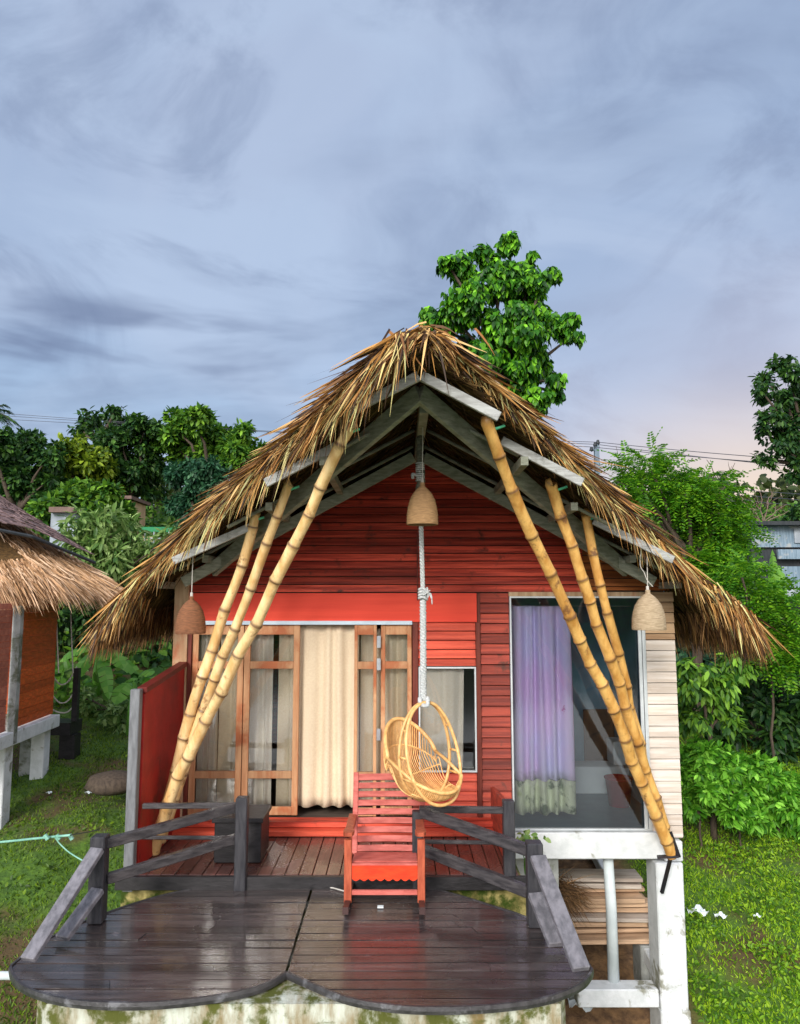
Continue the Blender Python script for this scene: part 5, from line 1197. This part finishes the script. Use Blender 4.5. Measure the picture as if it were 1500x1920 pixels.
# dry twigs
def bare(name, label, base, tips, m, r=.05, y=None):
    b = Vector((base[0], base[1], gz(base[0], base[1]))); t = thing(name, label, 'bare tree', b); mb = MB(); hub = Vector(base[2])
    limb(mb, b, hub, r*1.5, r, .04)
    random.seed(5)
    for tp in tips:
        tp = Vector(tp); limb(mb, hub, tp, r*.7, r*.2, .15, 5)
        for _ in range(4): q = hub.lerp(tp, random.uniform(.35, .9)); limb(mb, q, q+Vector((random.uniform(-1,1), random.uniform(-1,1), random.uniform(-.1,1)))*(tp-hub).length*.38, r*.3, r*.1, .15, 3)
    mb.build('branches', M[m], t, smooth=True)
bare('bare_tree', 'leafless dark branched tree poking above the feathery tree', (PXT(1360, 18), 18, P(1345,945,18)), [P(1378,868,18), P(1325,862,18), P(1372,880,18.3), P(1352,905,17.6)], 'bark', .03)
bare('bare_tree', 'leafless pinkish tree against the peach sky above the tin shack', (PXT(1425, 30), 30, P(1430,985,30)), [P(1385,925,30), P(1420,915,30), P(1450,925,30.5), P(1475,945,30), P(1400,950,29.5), P(1490,955,30), P(1440,940,30)], 'bark_pale', .035)
bare('bare_tree', 'single thin bare twig standing left of the feathery tree crown', (PXT(1170, 17), 17, P(1168,900,17)), [P(1155,836,17), P(1163,848,17)], 'bark', .018)

# utility pole and wires -------------------------------------------
up = thing('utility_pole', 'grey utility pole with a crossarm on the skyline behind the right roof slope', 'utility pole', (PXT(1122, 30), 30, gz(PXT(1122, 30), 30)))
MB().box(PXT(1122,30)-.09, PXT(1122,30)+.09, 29.9, 30.1, gz(8, 30), PZ(831, 30)).build('mast', M['pole_metal'], up)
MB().beam(P(1108, 845, 30), P(1124, 838, 30), .08, .10).build('crossarm', M['pole_metal'], up)
mb = MB()
for px, py in ((1109, 842), (1116, 833), (1121, 829)): mb.tube([P(px, py+3, 29.9), P(px, py-4, 29.9)], [.09, .05], 8)
mb.build('insulator', M['dark_tin'], up)
for k, (l, c, r_) in enumerate((((-60,770,44),(1109,838,30),(1620,880,22)), ((-60,775,44),(1117,833,30),(1620,887,22)), ((-60,782,44),(1121,829,30),(1620,871,22)), )):
    def sagline(a, b, s_):
        return [a.lerp(b, i/14)-Vector((0, 0, s_*math.sin(i/14*math.pi))) for i in range(15)]
    a, b, c2 = P(*l), P(*c), P(*r_)
    o = MB().tube(sagline(a, b, .15)+sagline(b, c2, .05)[1:], .013, 4).build('power_line', M['wire'])
    tag(o, ('power line from the outer left end of the crossarm, just under its neighbour', 'power line on the middle insulator of the pole', 'power line fixed at the very top of the utility pole')[k], 'power line', 'power lines on the utility pole')
for k in range(3):
    o = MB().tube([P(1330, 905+k*9, 40), P(1420, 921+k*10, 34), P(1580, 932+k*12, 26)], .013, 4).build('power_line', M['wire'])
    tag(o, ('upper', 'middle', 'lower')[k]+' wire of the lower set crossing the peach sky at the right', 'power line', 'lower power lines at the right')

# tin shack at the right ---------------------------------------------
sk = thing('tin_shack', 'bluish tin shack with patched walls at the right edge below the dark tree', 'shack', (PXT(1480, 22), 22, gz(10, 22)))
def sb(n, m, x0, x1, y0, y1, d=22, t=.06): MB().box(PXT(x0, d), PXT(x1, d), d, d+t, PZ(y1, d), PZ(y0, d)).build(n, M[m], sk)
sb('back_wall', 'dark_tin', 1405, 1620, 983, 1260, 22.1, .3); sb('roof_edge', 'dark_tin', 1398, 1640, 977, 984, 21.6, 3)
sb('wall_sheet', 'tin', 1408, 1500, 986, 1026, 21.98); sb('wall_sheet', 'tin', 1455, 1640, 1030, 1048, 21.8, .1); sb('wall_sheet', 'tin', 1460, 1640, 1062, 1102, 21.9); sb('wall_sheet', 'far_wall', 1455, 1640, 1104, 1120, 21.8)
sb('window', 'far_wall', 1487, 1530, 990, 1018, 21.93, .04); sb('wall_sheet', 'dark_tin', 1480, 1640, 1130, 1200, 21.9)
# far things between the trees at the left
fh = thing('far_house', 'small pale house with a rusty roof glimpsed under the left trees', 'house', (PXT(120, 29), 29, gz(-13, 29)))
MB().box(PXT(96,29), PXT(140,29), 29, 31, gz(-13, 29), PZ(962,29)).build('wall', M['far_wall'], fh)
MB().box(PXT(98,29), PXT(144,29), 28.7, 31.3, PZ(962,29)+.002, PZ(952,29)).build('roof', M['far_roof'], fh)
fs = thing('far_stall', 'open stall with a green awning and pale railing glimpsed beyond the bush', 'stall', (PXT(285, 26), 26, gz(-8.6, 26)))
MB().box(PXT(262,26), PXT(324,26), 26, 28, PZ(998,26), PZ(988,26)).build('awning', M['awning'], fs, bevel=.02)
MB().box(PXT(228,26), PXT(300,26), 27.4, 27.5, PZ(1040,26), PZ(1000,26)).build('back_wall', M['far_tan'], fs)
mb = MB()
for px in (232, 246, 260, 274, 290, 318): mb.box(PXT(px,26)-.02, PXT(px,26)+.02, 26, 26.05, gz(PXT(px,26), 26)-.1, PZ(997 if px > 261 else 1004, 26))
for py in (1008, 1016, 1024): mb.box(PXT(228,26), PXT(320,26), 26.06, 26.09, PZ(py+2,26), PZ(py,26))
mb.build('railing', M['far_wall'], fs)
fp = thing('far_shed', 'tan boarded shed wall glimpsed in the dark gap under the left trees', 'shed', (PXT(255, 33), 33, gz(-11, 33)))
MB().box(PXT(214,33), PXT(244,33), 33, 35, gz(-11, 33)-.5, PZ(938,33)).build('wall', M['far_tan'], fp); MB().box(PXT(208,33), PXT(250,33), 32.7, 35.3, PZ(937,33), PZ(931,33)).build('roof', M['far_roof'], fp)

# hillside woods far off that close the view (one mass) -----------------
mb = MB(); N = 26000; x = rng.uniform(-60, 70, N); y = rng.uniform(46, 75, N); hgt = 2.0+1.6*np.sin(x*.5)*np.cos(x*.23+1)+1.0*np.sin(x*1.3)
p = np.stack((x, y, g0(x, y)+rng.uniform(0, 1, N)*np.maximum(hgt, .6)), 1); leaves(mb, p, rng.normal(size=(N, 3)), rng.normal(size=(N, 3))+np.array([0, -.5, 1]), .75, .5)
tag(mb.build('far_wood', M['leaf_far']), 'distant wood covering the hilltop behind everything', 'wood', kind='stuff')
mb = MB(); N = 30000; x = np.concatenate((rng.uniform(-26, -3, N//2), rng.uniform(4, 30, N//2))); y = rng.uniform(16, 46, N)
p = np.stack((x, y, g0(x, y)+rng.uniform(0, 1, N)**1.5*(.7+.5*np.sin(x*1.7+y))), 1); leaves(mb, p, rng.normal(size=(N, 3))+np.array([0, -.3, 0]), rng.normal(size=(N, 3))*.6+np.array([0, -.5, 1]), .30, .17)
tag(mb.build('undergrowth', M['leaf_mid']), 'mixed green undergrowth on the hillside behind the huts', 'undergrowth', kind='stuff')

# grass -----------------------------------------------------------------
def inhouse(x, y): return ((x > -2.7) & (x < 3.15) & (y > 4.9) & (y < 12.6))
def grass(name, lab, m, x0, x1, y0, y1, N, L, W_, patch=.45, seed=0):
    r = np.random.default_rng(seed); x = r.uniform(x0, x1, N); y = y0+(y1-y0)*r.random(N)**1.3
    nz = np.sin(x*3.1+y*1.7)*np.sin(y*4.3-x*2.2)+.5*np.sin(x*9+y*7)+.4*np.sin(x*1.1-y*.8); k = (nz > -patch-1.0*r.random(N)) & ~inhouse(x, y)
    x = x[k]; y = y[k]; nz = nz[k]; n = len(x); p = np.stack((x, y, g0(x, y)-.01), 1); mb = MB()
    d = unit(np.stack((r.normal(size=n)*.5, r.normal(size=n)*.5, np.ones(n)), 1))
    blades(mb, p, d, L*r.uniform(.5, 1.3, n)*(1+.25*np.clip(nz, -1, 1)), W_, .25, 2, facing=np.tile([0., -1., 0.], (n, 1)))
    return tag(mb.build(name, M[m]), lab, 'grass', kind='stuff')
grass('grass', 'dark mossy grass on the slope between the two huts', 'grass_dark', -9.5, -2.2, 6.8, 18, 70000, .075, .014, seed=4)
grass('grass', 'bright green grass covering the slope right of the bungalow', 'grass', 3.0, 11, 6.3, 15, 80000, .085, .014, seed=5)
mb = MB(); N = 42000; r = np.random.default_rng(9); x = r.uniform(3.1, 10.5, N); y = 6.4+8*r.random(N)**1.3; nz = np.sin(x*2.4+y*1.9)*np.sin(y*3.1-x*2.9)+.6*np.sin(x*6+y*5.1); k = (nz > .0-.5*r.random(N)) & ~inhouse(x, y); x, y, nz = x[k], y[k], nz[k]; n = len(x)
p = np.stack((x, y, g0(x, y)+.03+.10*r.random(n)*np.clip(nz+.3, .2, 1)), 1)
leaves(mb, p, r.normal(size=(n, 3))+np.array([0, -.3, .1]), r.normal(size=(n, 3))*.35+np.array([0, -.5, 1]), .052*r.uniform(.5, 1.5, n), .026)
tag(mb.build('ground_cover', M['cover']), 'small leaved creeping plants on the right slope', 'ground cover', kind='stuff')
mb = MB(); N = 5000; x = r.uniform(-8.5, -2.8, N); y = r.uniform(7, 17, N); nz = np.sin(x*2.4+y*1.9)*np.sin(y*3.1-x*2.9); k = nz > .35; x, y = x[k], y[k]; n = len(x)
p = np.stack((x, y, g0(x, y)+.03), 1); leaves(mb, p, r.normal(size=(n, 3)), r.normal(size=(n, 3))*.4+np.array([0, -.4, 1]), .07, .04)
tag(mb.build('ground_cover', M['grass_dark']), 'small leaved weeds in the dark grass between the huts', 'ground cover', kind='stuff')
